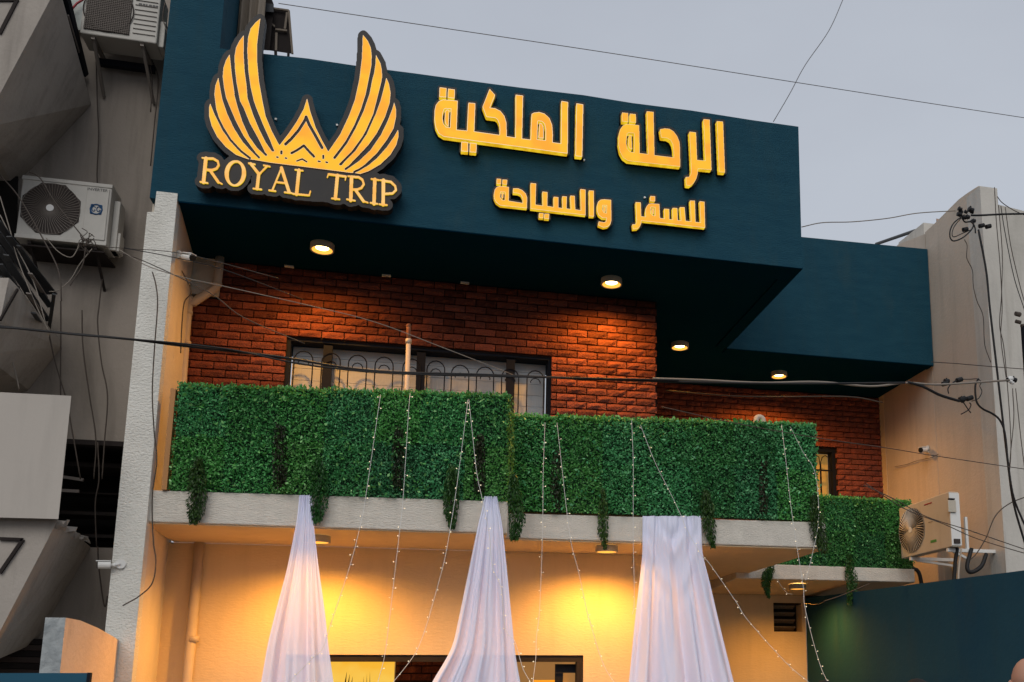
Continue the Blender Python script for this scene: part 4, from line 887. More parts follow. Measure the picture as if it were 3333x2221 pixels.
# upper slanted mass: pale front, darker slanting underside
FYL = 9.1
MB().hull(S2([(163,0,FYL),(188,-50,FYL),(0,308,FYL),(-60,418,FYL),(-400,-50,FYL),(-400,418,FYL),(-400,-50,WY-.005),(193,-50,WY-.005),(270,250,WY-.005),(297,340,WY-.005),(107,545,WY-.005),(40,600,WY-.005),(-400,600,WY-.005)])).build('slanted_balcony', M['brown_l'], LB)
for a, b in (((58,0),(0,112)), ((-60,2),(54,2))):
    MB().bar(at(*a, Y=FYL-.0), at(*b, Y=FYL-.0), .028, .03, up=(0,1,0)).build('groove_line', M['darkbrown'], LB)
# black sloping rail, glazing and pale shutter behind it
MB().bar(at(203,-40,Y=9.7), at(272,245,Y=10.36), .075, .09).bar(at(222,50,Y=9.66), at(262,185,Y=10.2), .012, .012, mi=1).build('sloping_rail', [M['dark'], M['slat_l']], LB)
a = at(232, -60, Y=10.38); b = at(283, 105, Y=10.38)
MB().box(a.x, b.x, 10.36, 10.41, b.z, a.z).build('pale_shutter', mat('pale_shutter_green', (.40,.43,.41), .6, bump=.3, bscale=8, bstretch=(.2,.2,14)), LB)
tag(MB().tube([at(272,-2,Y=10.3), at(250,12,Y=10.3), at(234,30,Y=10.3)], .012, 6).build('red_pipe', M['red_print'], LB))
# dark area left of the lower ac and slanted mass below it
MB().hull(S2([(-400,560,WY-.02),(60,575,WY-.02),(55,760,WY-.02),(40,900,WY-.02),(-400,900,WY-.02),(-400,560,WY-.10),(60,575,WY-.10),(55,760,WY-.10),(40,900,WY-.10),(-400,900,WY-.10)])).build('dark_opening', M['void'], LB)
MB().hull(S2([(-400,899,FYL),(29,905,FYL+.1),(58,936,FYL+.2),(0,1045,FYL),(-60,1150,FYL),(-400,1150,FYL),(-400,899,WY-.006),(201,1117,WY-.006),(201,1131,WY-.006),(92,1269,WY-.006),(-400,1400,WY-.006),(60,936,WY-.15),(150,1060,WY-.15)])).build('slanted_balcony', M['brown_l'], LB)
MB().bar(at(57,942,Y=FYL+.15), at(0,1043,Y=FYL-.03), .016, .02).build('groove_line', M['darkbrown'], LB)
# pale parapet box
MB().hull(S2([(-300,1262,9.0),(232,1289,9.0),(190,1690,9.0),(-300,1676,9.0),(-300,1262,9.5),(228,1291,9.25),(187,1689,9.25),(-300,1676,9.5)])).build('parapet_panel', M['pale'], LB)
# lower slanted mass
MB().hull(S2([(-300,1679,9.12),(188,1691,9.12),(157,1754,9.12),(11,2034,9.12),(-60,2170,9.12),(-300,2170,9.12),(-300,1681,WY-.007),(249,1766,WY-.007),(295,1781,WY-.007),(126,2072,WY-.007),(100,2100,WY-.007),(-300,2170,WY-.007),(210,1712,9.5)])).build('slanted_balcony', M['brown_l'], LB)
for a, b in (((0,1754),(75,1757)), ((75,1757),(0,1866))):
    MB().bar(at(*a, Y=9.11), at(*b, Y=9.11), .026, .03, up=(0,1,0)).build('groove_line', M['darkbrown'], LB)
mb = MB(); r = random.Random(5)
for t in np.linspace(0, 1, 12):
    x, y = 190+t*90, 1706+t*58; p = at(x, y+r.uniform(-5,5), Y=9.15+t*1.1); s_ = r.uniform(.02,.05)
    MB().hull([p+Vector((r.uniform(-1,1)*s_*1.4, r.uniform(-1,1)*s_, r.uniform(-1,1)*s_)) for _ in range(9)]).build('concrete_lump', M['brown_l'], LB)
# lower shutter slats
for i in range(6):
    y = 2077+i*20; a, b = at(-60, y-1, Y=WY-.12), at(143, y+4, Y=WY-.12)
    MB().bar(a-Vector((0,0,.03)), b-Vector((0,0,.03)), .05, .052, up=(0,.25,1)).build('roller_slat', M['darkbrown'] if i % 2 == 0 else mat('brown_slat', (.055,.038,.032), .6), LB)
# torn awning of dark sloping slats
AW = empty('torn_awning', tuple(at(80, 900, Y=9.9)), 'torn dark metal awning of broken sloping slats below the left air conditioner', 'awning')
bars = [((-10,720),(160,958),.07,0),((-10,755),(165,1000),.06,0),((-10,800),(155,1045),.07,0),((0,860),(140,1066),.05,0),((30,770),(178,958),.05,0),((98,890),(150,968),.035,1),((92,955),(145,1035),.035,1),((20,830),(90,960),.045,0),((60,800),(120,880),.03,0),((108,1018),(140,1066),.04,0),((176,958),(160,1068),.03,0),((0,900),(60,935),.03,0)]
for i, (a, b, w_, k) in enumerate(bars):
    MB().bar(at(*a, Y=9.35+.03*(i % 4)), at(*b, Y=10.15+.03*(i % 4)), w_, .012, up=(0,.3,1)).build('awning_slat', M['slat_l'] if k else M['slat'], AW)
# damaged low wall beside the pier
XQ = at(387, 2083, Y=9.58).x
ya_ = at(214, 2009, X=XQ).y
pq = [at(x, y, X=XQ) for x, y in [(214,2011),(262,2020),(320,2045),(387,2083)]]
bm_pts = [(ya_, -.2)]+[(p.y, p.z) for p in pq]+[(9.58, -.2)]
e = at(147, 2013, Y=ya_)
LWL = prism_yz(bm_pts, e.x, XQ, 'low_wall', [mat('raw_cement_end', (.40,.42,.42), .95, (.20,.22,.23), 7, bump=.8, bscale=14)], None)
LWL.data.materials.append(mat('peach_wall', (.78,.62,.48), .9, (.71,.56,.43), 2, bump=.4, bscale=22, dirt=(.56,.44,.34), dscale=5))
for pl in LWL.data.polygons: pl.material_index = 1 if pl.normal.x > .9 else 0
tag(LWL, 'low broken plaster wall with raw grey end, in front of the pier at lower left', 'wall')
TB = empty('teal_board', tuple(at(150, 2215, Y=7)), 'edge of a bright teal board at the bottom left corner', 'board')
a = at(-60, 2183, Y=7.0); b = at(295, 2191, Y=7.0)
MB().box(a.x, b.x-.02, 7.0, 7.03, .9, b.z).build('board', M['teal_b'], TB); MB().box(b.x-.019, b.x, 6.995, 7.035, .9, b.z+.002).build('board_edge', M['dark'], TB)

# ------------------------------------------------------------------ air conditioners
def fan_grille(root, cx, cz, y, r, rh, n, oct_=False, axis='Y', wire='ac_wire', rings=4):
    """grille on a plane facing -Y (axis Y) or -X (axis X)"""
    T3 = (lambda u, v, d: (cx+u, y-d, cz+v)) if axis == 'Y' else (lambda u, v, d: (y-d, cx+u, cz+v))
    k = 8 if oct_ else 32; off = math.pi/8 if oct_ else 0; f = 1.06 if oct_ else 1
    MB().add([T3(r*f*math.cos(off+2*math.pi*i/k), r*rh*f*math.sin(off+2*math.pi*i/k), .003) for i in range(k)]+[T3(0,0,.003)], [(i, (i+1)%k, k) for i in range(k)]).build('fan_opening', M['ac_dark'], root)
    mb = MB()
    for i in range(n):
        a = 2*math.pi*i/n; mb.tube([T3(.1*r*math.cos(a), .1*r*rh*math.sin(a), .02), T3(.55*r*math.cos(a+.10), .55*r*rh*math.sin(a+.10), .024), T3(.99*r*math.cos(a+.22), .99*r*rh*math.sin(a+.22), .01)], .0032*(2.2 if axis=='X' else 1), 3, cap=False)
    for q in range(1, rings+1):
        rr = r*q/(rings+.0); mb.tube([T3(rr*.99*math.cos(t), rr*.99*rh*math.sin(t), .02 if q < rings else .008) for t in np.linspace(0, 2*math.pi, 29)], .0028, 3, cap=False)
    mb.build('fan_guard', M[wire], root)
    mb = MB(); hub = [T3(.13*r*math.cos(2*math.pi*i/16), .13*r*rh*math.sin(2*math.pi*i/16), .028) for i in range(16)]+[T3(.13*r*math.cos(2*math.pi*i/16), .13*r*rh*math.sin(2*math.pi*i/16), .012) for i in range(16)]
    mb.add(hub, [tuple(range(16))]+[(i, (i+1)%16, 16+(i+1)%16, 16+i) for i in range(16)]).build('fan_hub', M['white'], root)
def skewbox(P, name, m, root, bevel=.01): return MB().hull(P).build(name, m, root, bevel=bevel)
def text(s, p, size, m, root, rot=(math.pi/2, 0, 0), name='lettering', ext=.001):
    c = bpy.data.curves.new(name, 'FONT'); c.body = s; c.size = size; c.extrude = ext; c.align_x = 'CENTER'; c.align_y = 'CENTER'
    o = bpy.data.objects.new(name, c); me = bpy.data.meshes.new_from_object(o); bpy.data.objects.remove(o); o = bpy.data.objects.new(name, me); C.objects.link(o)
    me.materials.clear(); me.materials.append(m); o.location = p; o.rotation_euler = rot; return par(o, root)
# lower left unit (round blue badge)
A2 = zf(0, 540, 3.733)
YF = 10.0
tl, tr, bl, br = A2(225,118,Y=YF), A2(1355,250,Y=YF), A2(165,760,Y=YF), A2(1300,965,Y=YF)
bl = A2(235,878,Y=YF)
AC1 = empty('air_conditioner', ((bl.x+br.x)/2, YF+.15, bl.z), 'dusty outdoor air conditioner with octagonal fan grille and round blue badge', 'air conditioner', 'outdoor air conditioners')
x0, x1, z0, z1 = (tl.x+bl.x)/2+.0, (tr.x+br.x)/2, (bl.z+br.z)/2, (tl.z+tr.z)/2
MB().box(x0, x1, YF, YF+.30, z0, z1).build('casing', M['ac_white'], AC1, bevel=.012)
MB().box(x0-.004, x1+.004, YF-.008, YF+.304, z1-.03, z1+.012).build('top_lid', M['ac_white'], AC1, bevel=.006)
MB().box(x0-.004, x1+.004, YF-.012, YF+.29, z0-.004, z0+.035).build('base_tray', M['ac_white'], AC1, bevel=.004)
c = A2(618, 525, Y=YF); fan_grille(AC1, c.x, c.z, YF, (A2(990,525,Y=YF).x-A2(255,525,Y=YF).x)/2, 1.03, 54, True, rings=1)
xs_ = A2(1040, 500, Y=YF).x; MB().box(xs_, x1-.018, YF-.010, YF+.001, z0+.05, z1-.045).build('front_panel', M['ac_white'], AC1, bevel=.004)
MB().box(x1+.001, x1+.06, YF+.10, YF+.28, z0+.0, z1-.11).box(x1+.001, x1+.085, YF+.12, YF+.26, z0-.0, z0+.20).build('valve_cover', M['ac_white'], AC1, bevel=.008)
c = A2(1168, 530, Y=YF-.012); mb = MB(); rr = .052
mb.tube([(c.x+rr*math.cos(t), YF-.012, c.z+rr*math.sin(t)) for t in np.linspace(0, 2*math.pi, 25)], .008, 4)
for i in range(4):
    a = math.pi/4+i*math.pi/2; mb.tube([(c.x+rr*1.12*math.cos(a-.25), YF-.012, c.z+rr*1.12*math.sin(a-.25)), (c.x+rr*1.28*math.cos(a), YF-.012, c.z+rr*1.28*math.sin(a)), (c.x+rr*1.1*math.cos(a+.25), YF-.012, c.z+rr*1.1*math.sin(a+.25))], .006, 4)
for sx in (-.022, .022):
    mb.tube([(c.x+sx+.017*math.cos(t), YF-.012, c.z+.004+.026*math.sin(t)) for t in np.linspace(.5, 5.8, 12)]+[(c.x+sx+.004, YF-.012, c.z-.004)], .0045, 4)
mb.build('round_badge', M['blue'], AC1)
text('INVERTER', (A2(1185,300,Y=YF-.012).x, YF-.012, A2(1185,300,Y=YF).z), .042, M['grey_print'], AC1)
for xx in (x0+.12, x1-.10): MB().bar((xx, YF+.02, z0-.03), (xx, WY, z0-.03), .03).bar((xx, YF+.05, z0-.04), (xx, WY, z0-.32), .022).build('wall_bracket', M['darkbrown'], AC1)
MB().box(x0+.05, x1-.02, YF+.03, WY-.01, z0-.065, z0-.05).build('bracket_tray', M['darkbrown'], AC1)
# upper left unit
A1 = zf(0, 0, 3.734)
a_, b_ = A1(975,385,Y=9.95), A1(1890,545,Y=9.95); x0, x1 = A1(978,300,Y=9.95).x, A1(1925,300,Y=9.95).x; z0, z1 = (a_.z+b_.z)/2, (a_.z+b_.z)/2+.62
AC2 = empty('air_conditioner', ((x0+x1)/2, 10.1, z0), 'outdoor air conditioner with square brown mesh grille at the top left edge of the photo', 'air conditioner', 'outdoor air conditioners')
MB().box(x0, x1, 9.95, 10.25, z0, z1).build('casing', M['ac_white'], AC2, bevel=.012)
g0, g1 = A1(1030,200,Y=9.94).x, A1(1590,200,Y=9.94).x
MB().box(g0, g1, 9.942, 9.951, z0+.05, z1-.05).build('grille_recess', M['ac_dark'], AC2)
mb = MB()
for t in np.linspace(g0+.01, g1-.01, 22): mb.box(t-.002, t+.002, 9.934, 9.941, z0+.05, z1-.05)
for t in np.linspace(z0+.06, z1-.06, 26): mb.box(g0, g1, 9.930, 9.9335, t-.002, t+.002)
mb.build('grille_mesh', M['ac_wire'], AC2)
cx_ = (g0+g1)/2; MB().tube([(cx_+.235*math.cos(t), 9.938, z0+.30+.25*math.sin(t)) for t in np.linspace(0, 2*math.pi, 33)], .006, 4).build('fan_ring', M['ac_dark'], AC2)
for i in range(9): MB().box(g1+.03, x1-.02, 9.941, 9.951, z0+.08+i*.055, z0+.084+i*.055).build('panel_rib', M['ac_wire'], AC2)
MB().box(x1+.001, x1+.055, 10.0, 10.2, z0+.0, z0+.3).build('valve_cover', M['ac_white'], AC2, bevel=.008)
mb = MB(); pt = A1(1800,60,Y=9.94)
for i, (dx, w_) in enumerate([(-.075,.03),(-.04,.022),(-.015,.014),(.02,.03),(.055,.025),(.083,.02)]): mb.box(pt.x+dx-w_/2, pt.x+dx+w_/2, 9.946, 9.951, pt.z-.008, pt.z+.010)
mb.build('faded_lettering', M['grey_print'], AC2)
for xx, xe_ in ((x0+.12, x0+.14), (x1-.14, x1-.10)): MB().bar((xx, 9.97, z0-.02), (xx, WY, z0-.02), .035).bar((xx, 9.97, z0), (xe_, WY-.02, z0-.42), .028).build('wall_bracket', M['ac_wire'], AC2)
MB().box(x0+.08, x1-.1, 10.30, 10.36, z0-.10, z0-.03).build('rail', M['dark'], AC2)
# right unit on the tall wall
XF = 6.74
ct, cb, nt_, nb_ = av(2057,1167,X=XF), av(2080,1285,X=XF), av(2175,1137,X=XF), av(2192,1252,X=XF)
z0, z1, y0, y1 = (cb.z+nb_.z)/2, (ct.z+nt_.z)/2, (nt_.y+nb_.y)/2, (ct.y+cb.y)/2
xe = at(3126, 1700, Y=y0).x
AC3 = empty('air_conditioner', (XF+.2, (y0+y1)/2, z0), 'white outdoor air conditioner seen end on, bracketed to the tall right wall', 'air conditioner', 'outdoor air conditioners')
MB().box(XF, xe, y0, y1, z0, z1).build('casing', M['ac_cream'], AC3, bevel=.01)
zz = zf(2860, 1560, 4.355)
fa, fb = zz(290,700,X=XF), zz(655,700,X=XF); ft, fbm = zz(470,405,X=XF), zz(480,1035,X=XF)
fan_grille(AC3, (fa.y+fb.y)/2, (ft.z+fbm.z)/2, XF, abs(fa.y-fb.y)/2, abs(ft.z-fbm.z)/abs(fa.y-fb.y), 46, False, 'X', 'ac_cream', 2)
def decal(x0_, y0_, x1_, y1_, m, nm, frm=zz):
    a, b = frm(x0_, y0_, X=XF-.004), frm(x1_, y1_, X=XF-.004); return MB().box(XF-.004, XF-.0005, min(a.y,b.y), max(a.y,b.y), min(a.z,b.z), max(a.z,b.z)).build(nm, m, AC3)
decal(645,375,750,325,M['red_print'],'red_label'); decal(735,905,815,850,M['green_print'],'green_label'); decal(700,615,765,600,M['grey_print'],'small_label')
MB().box(XF+.001, xe+.0, y0-.006, y0-.001, z0+.02, z1-.02).build('end_panel', M['white'], AC3)
a, b = zz(965,300,Y=y0), zz(1085,475,Y=y0); MB().box(a.x, b.x, y0-.03, y0-.0065, b.z, a.z).build('terminal_cover', M['ac_cream'], AC3, bevel=.004)
a, b = zz(975,275,Y=y0), zz(1060,298,Y=y0); MB().box(a.x, b.x, y0-.034, y0-.0065, b.z, a.z).build('cable_grip', M['dark'], AC3)
a = zz(1060,880,Y=y0); MB().box(a.x, a.x+.09, y0-.02, y0-.0065, a.z-.03, a.z+.03).build('handle_recess', M['ac_dark'], AC3)
for yy in (y0+.12, y1-.25):
    xb_ = av(2222, 1250, Y=yy).x; MB().bar((XF+.0, yy, z0-.03), (X7, yy, z0-.03), .045).bar((xb_, yy, z0-.05), (xb_, yy, z0+.42), .035).bar((XF+.1, yy, z0-.05), (xb_, yy, z0-.14), .03).build('wall_bracket', M['white'], AC3)
P = [Vector((XF+.32,y0+.05,z0-.01)), Vector((XF+.22,y0+.02,z0-.25)), Vector((XF+.26,y0+.0,z0-.33)), Vector((XF+.4,y0-.02,z0-.25)), Vector((XF+.5,y0,z0-.08))]
MB().tube(smooth_path(P, 5), .028, 7).build('refrigerant_hose', M['cable'], AC3, smooth=True)
P = [Vector((XF+.14,y0+.1,z0)), Vector((XF+.1,y0+.12,z0-.25)), Vector((XF+.04,y0+.12,z0-.75))]
MB().tube(smooth_path(P, 4), .026, 7).tube([p+Vector((.06,0,0)) for p in smooth_path(P, 4)], .016, 6, 1).build('drain_pipe', [M['cable'], M['pvc']], AC3, smooth=True)
P = [Vector((6.95,12.7,3.30)), Vector((7.10,12.62,3.31)), Vector((7.15,12.6,3.1)), Vector((7.15,12.6,2.8))]
tag(MB().tube(smooth_path(P, 4), .03, 7).build('black_hose', M['cable'], smooth=True), 'short black hose dropping from the recessed balcony end behind the air conditioner', 'hose')

# ------------------------------------------------------------------ cctv cameras
def cctv(p, d, label, s=1.0):
    root = empty('security_camera', tuple(p), label, 'camera', 'small white security cameras')
    d = Vector(d).normalized(); w_ = Vector(p)
    MB().cyl(w_, w_+Vector((0,0,.001))+d.cross(Vector((0,0,1)))*.02, .045*s, 14).build('mount_plate', M['white'], root)
    j = w_+Vector((0,0,-.01))+d*.05*s
    MB().tube([w_, j, j+d*.05*s], .014*s, 8).ball(j, .022*s, 8).build('arm', M['white'], root, smooth=True)
    a = j+d*.03*s; b = a+d*.105*s
    MB().cyl(a, b, .036*s, 14).bar(a+Vector((0,0,.038*s)), b+Vector((0,0,.038*s))+d*.02, .06*s, .008).build('camera_body', M['white'], root, smooth=False)
    MB().cyl(b, b+d*.008, .033*s, 14).build('lens', M['void'], root); return root
p = at(582, 832, X=-2.44); cctv(p, (.75,-.55,-.25), 'white security camera on the pier side wall under the teal fascia', 1.05)
p = at(392, 1836, Y=9.56); cctv(p, (-1,-.25,-.05), 'white security camera on the front face of the rough white pier, pointing left', .95)
p = at(3022, 1462, X=7.44); cctv(p, (-.9,-.5,-.2), 'white security camera on the tall right wall above the air conditioner', 1.2)

# ------------------------------------------------------------------ cables
def cable(pts, r, m, label, Y=None, X=None, group=None, sm=6, name='cable'):
    P = []
    for i, q in enumerate(pts):
        y = q[2] if len(q) > 2 else Y
        P.append(at(q[0], q[1], Y=y) if X is None else at(q[0], q[1], X=X))
    return tag(MB().tube(smooth_path(P, sm), r, 5).build(name, M[m], None, smooth=True), label, 'cable', group)
V2 = lambda L: [(x*K, y*K) for x, y in L]
GC = 'overhead cables crossing in front of the facade'
cable(V2([(-20,748),(110,762),(300,780),(420,795),(640,820),(850,852),(1130,862),(1500,876),(1800,882),(2080,880)]), .011, 'cable', 'thick black twisted cable crossing the whole facade below the window tops', 8.6, group=GC)
cable(V2([(-20,752),(60,757),(180,770),(330,782),(520,802),(700,838),(900,858),(1180,866),(1480,872),(1560,874)]), .008, 'cable', 'thinner black cable twisted just under the thick one', 8.58, group=GC)
cable(V2([(640,8),(1000,62),(1400,122),(1800,185),(2100,232),(2400,278)]), .0042, 'cable_s', 'single thin wire running across the whole sky', 9.0, group=GC)
cable(V2([(1940,-8),(1905,70),(1850,150),(1815,215),(1777,280)]), .005, 'cable_s', 'wire slanting down across the sky to the fascia top', 9.5, group=GC)
cable(V2([(1842,522),(1890,512),(1960,510),(2040,502),(2110,490),(2210,484)]), .007, 'cable_p', 'wavy pale wire from the teal fascia to the insulator cluster', 11.6, group=GC)
cable(V2([(275,575),(340,612),(430,640),(500,655),(700,700),(860,740),(1020,800),(1180,862)]), .004, 'cable_p', 'thin pale wire sagging from left air conditioner over the brick and window', 8.8, group=GC)
cable(V2([(285,570),(400,592),(520,622),(700,690)]), .004, 'cable', 'thin dark wire from the left air conditioner past the pier camera', 8.9, group=GC)
cable(V2([(270,580),(330,600),(480,672),(560,730),(700,790)]), .0045, 'cable_g', 'brown wire drooping from left air conditioner across the downpipe bend', 8.85, group=GC)
cable(V2([(240,568),(300,572),(430,585),(640,640)]), .0035, 'cable_g', 'topmost thin wire leaving the left air conditioner', 9.0, group=GC)
cable(V2([(1510,770),(1600,778),(1670,785)]), .004, 'cable_g', 'short wire under the dark soffit above the third lamp', 12.2, group=GC)
cable(V2([(1500,870),(1620,874),(1750,880),(1880,878),(2000,888),(2085,880),(2160,884),(2320,874)]), .012, 'cable_p', 'pale twisted cable crossing in front of the recessed teal fascia', 9.2, group=GC)
cable(V2([(1530,898),(1680,910),(1800,912),(1950,912),(2028,925)]), .009, 'cable_g', 'cable lying along the recessed brick wall head', 12.3, group=GC)
cable(V2([(2085,878),(2120,888),(2160,908),(2205,922)]), .017, 'cable', 'black cable drooping to the lower insulators on the right', 9.2, group=GC)
cable(V2([(1520,935),(1700,975),(1900,1010),(2040,1030),(2150,1048),(2400,1085)]), .0045, 'cable_g', 'long thin wire passing behind the right security camera', 9.0, group=GC)
cable(V2([(1985,1115),(2060,1150),(2130,1188),(2230,1220),(2353,1262),(2400,1275)]), .005, 'cable_g', 'upper of two thin wires crossing the right air conditioner', 9.0, group=GC)
cable(V2([(1990,1112),(2080,1170),(2170,1205),(2250,1240),(2400,1285)]), .005, 'cable_g', 'lower of two thin wires crossing the right air conditioner', 9.0, group=GC)
cable(V2([(2140,832),(2200,836),(2270,842),(2400,852)]), .0055, 'cable_g', 'thin wire level with the recessed fascia bottom on the right wall', 10.5, group=GC)
cable([(x, y) for x, y in [(3185,748),(3210,880),(3222,1000),(3245,1200),(3280,1500),(3300,1640),(3340,1780)]], .014, 'cable', 'thick black cable falling down the tall wall from the insulators', 9.6, group=GC)
cable([(2850+x/4.48, 1150+y/4.48) for x, y in [(1500,375),(1460,450),(1455,580),(1480,720),(1560,810),(1700,880),(1800,960),(1870,1100),(1905,1300),(1930,1568)]]+[(3300,1620),(3345,1730)], .013, 'cable', 'black cable with a hooked top curving down at the right edge', 9.5, group=GC)
for i, (L, m_, lb) in enumerate([([(3237,610),(3243,720),(3255,860),(3262,1000),(3258,1100),(3275,1230)],'cable_g','left of the thin wires hanging down the right pier'),([(3250,668),(3262,820),(3260,960),(3254,1060),(3270,1150),(3290,1420),(3285,1560)],'cable_g','crossing thin wire down the right pier'),([(3258,672),(3270,750),(3300,900),(3335,1010)],'cable','dark wire slanting right down the pier'),([(3272,675),(3290,800),(3320,930),(3340,1000)],'cable_g','outermost thin wire slanting right at the photo edge'),([(3296,1265),(3300,1360),(3290,1470),(3286,1520)],'cable_g','short thin wire hanging below the white connector on the right'),([(3306,1265),(3320,1400),(3332,1500),(3345,1600)],'cable_g','thin wire falling right below the white connector'),([(3139,780),(3148,800),(3147,840),(3165,880),(3168,930),(3180,980),(3200,1030),(3205,1120),(3225,1180)],'cable_g','thin kinked wire left of the thick cable on the tall wall')]):
    cable(L, .006, m_, lb, 10.2+.05*i, group=GC)
cable([(3345,1615),(3285,1640),(3240,1680),(3210,1750),(3180,1800),(3158,1822)], .007, 'cable_g', 'brown wire curving from the right edge down to the air conditioner bracket', 9.9, group=GC)
cable([(3055,1478),(3030,1490),(2985,1500),(2950,1512),(2912,1520)], .007, 'cable_p', 'short loose wire hanging from the right security camera', X=7.42, group=GC)
cable([(3246,640),(3262,660),(3300,685),(3345,705)], .006, 'cable_g', 'wire sagging over the low wall top at the right edge', 10.4, group=GC)
cable([(2680,1958),(2720,1945),(2760,1930),(2830,1900)], .006, 'cable_g', 'thin wire under the recessed balcony at the top of the teal side wall', 11.7, group=GC)
cable([(2620,1965),(2660,1968),(2690,1955)], .004, 'cable_g', 'tiny wire end by the vent corner', 13.0, group=GC)
cable([(570,845),(590,880),(622,948),(600,985),(592,1060),(588,1150)], .006, 'cable_g', 'wire dropping from the pier camera beside the downpipe', 10.2, group=GC)
cable(V2([(350,625),(358,655),(362,700),(355,800),(350,900),(354,990),(360,1060),(350,1140),(352,1240),(358,1290),(350,1340),(320,1370),(282,1392)]), .006, 'cable_g', 'long loose wire snaking down the front of the white pier', 9.45, group=GC)
GLC = 'loose wires on the left building'
lw = [([(313,180),(317,340),(321,440),(316,560),(317,600)],'wire running down the wall between the two left air conditioners',10.35),
([(492,190),(515,260),(503,400),(490,540)],'thick brown wire down the wall below the upper left air conditioner',10.35),
([(333,905),(322,1000),(318,1060),(330,1180),(350,1290),(340,1440),(332,1560)],'dark wavy wire down the left wall below the lower air conditioner',10.3),
([(267,1010),(270,1130),(290,1280),(312,1430),(305,1560)],'thin wire down the left wall, middle of three',10.3),
([(158,1078),(180,1180),(215,1300),(238,1420),(262,1560)],'wire slanting down from the awning tip',10.1),
([(198,980),(198,1100),(197,1250),(200,1420)],'thin straight wire left of the slanting one',10.2),
([(0,570),(60,640),(130,760),(190,880),(200,980)],'thin wire from the left edge across the fan grille',9.6),
([(0,640),(30,740),(60,850),(120,1000),(160,1080)],'pale wire among the awning slats',9.5),
([(0,700),(50,800),(110,920),(150,1060)],'second pale wire among the awning slats',9.5),
([(95,560),(130,580),(180,660),(260,760),(290,800)],'dark wire across the top of the fan grille',9.7),
([(150,775),(190,820),(230,838),(250,815),(258,790)],'pale looped wire hanging under the left air conditioner',9.8),
([(300,810),(260,860),(230,910),(190,945),(160,950)],'pale wire looping below the left air conditioner',9.9),
([(280,790),(270,860),(240,910),(228,930)],'short hanging wire under the left air conditioner',9.9),
([(40,1180),(52,1220),(62,1268)],'short wire hanging above the pale parapet',9.6),
([(537,10),(530,60),(545,110),(540,170),(556,205)],'dark wire loop right of the upper left air conditioner',9.9),
([(560,0),(562,60),(548,130),(552,200)],'dark bundled wire at the corner of the teal pier',9.7),
([(487,200),(495,270),(490,365)],'short grey wire below the upper bracket',10.3),
([(318,1780),(322,1850),(335,1950),(343,1975),(350,1940)],'loose wire end below the dark opening',10.2),
([(318,1440),(322,1560),(310,1640),(314,1780)],'wire crossing the dark opening',10.3)]
for L, lb, Y_ in lw:
    pale = 'pale' in lb or 'looped' in lb
    cable(L, .0065 if not pale else .005, 'cable_p' if pale else 'cable_g', lb, Y_, group=GLC)
# tangle at the lower-left ac corner
mb = MB(); r = random.Random(9)
for i in range(7):
    p0 = at(285+r.uniform(-12,12), 785+r.uniform(-25,15), Y=9.75); P = [p0+Vector((r.uniform(-.07,.09), r.uniform(-.04,.04), r.uniform(-.08,.06))) for _ in range(5)]
    mb.tube(smooth_path(P, 4), .004, 4)
tag(mb.build('cable_tangle', M['cable_g'], None, True), 'knot of loose wires at the right foot of the badge air conditioner', 'cable')
# insulator clusters
def insul(cx, cy, Y, label, n, seed, pal=False, spread=.10):
    r = random.Random(seed); c = at(cx, cy, Y=Y); root = empty('cable_clamp', tuple(c), label, 'clamp', 'clamps on the overhead cables')
    for i in range(n):
        p = c+Vector((r.uniform(-1,1)*spread, r.uniform(-.3,.3)*spread, r.uniform(-1,1)*spread*.8)); s = r.uniform(.018,.034)
        mb = MB().cyl(p-Vector((s,0,0)), p+Vector((s,0,r.uniform(-.5,.5)*s)), s*.95, 10).cyl(p+Vector((0,0,-s*1.2)), p+Vector((0,0,s*1.3)), s*.4, 6)
        mb.build('clamp_body', M['white'] if (pal and i % 2 == 0) else M['cable'], root)
    return root
def loops_(pts, r_, root, X=None, Y=None):
    MB().tube(smooth_path([at(x, y, Y=Y) for x, y in pts], 6), r_, 5).build('wire_loop', M['cable'], root, smooth=True)
Zr = lambda L: [(2950+x/4.125, 580+y/4.125) for x, y in L]
I1 = insul(3148, 700, 9.8, 'black clamp cluster with wire loops on the tall right wall', 9, 1)
loops_(Zr([(740,520),(640,600),(590,700),(590,800),(640,845),(760,800),(870,700),(900,620),(860,570)]), .009, I1, Y=9.8)
loops_(Zr([(735,540),(650,640),(615,740),(640,790),(760,740),(880,690)]), .006, I1, Y=9.82)
loops_(Zr([(750,540),(790,590),(870,590),(920,660),(930,740)]), .010, I1, Y=9.79)
loops_(Zr([(870,500),(1000,500),(1300,485),(1580,480),(1640,480)]), .013, I1, Y=9.8)
for x, y in ((790,690),(1010,640),(1100,650)):
    p = at(*Zr([(x,y)])[0], Y=9.8); MB().cyl(p-Vector((.03,0,.01)), p+Vector((.03,0,.01)), .028, 10).build('insulator', M['cable'], I1)
Zs = lambda L: [(2850+x/4.48, 1150+y/4.48) for x, y in L]
I2 = insul(3080, 1240, 9.3, 'pair of black insulators hung on the pale cable near the right wall', 2, 2, spread=.01)
for x, y in ((1010,445),(1220,390)):
    p = at(*Zs([(x,y)])[0], Y=9.3); MB().cyl(p-Vector((.032,0,.01)), p+Vector((.032,0,.012)), .028, 12).build('insulator', M['cable'], I2)
loops_(Zs([(1010,445),(1100,450),(1160,410),(1220,390)]), .010, I2, Y=9.3); loops_(Zs([(1090,460),(1055,520),(1065,590)]), .007, I2, Y=9.3)
I3 = insul(*Zs([(1270,680)])[0], 9.3, 'black clamp with crossed wire ends below the insulator pair', 3, 3, spread=.02)
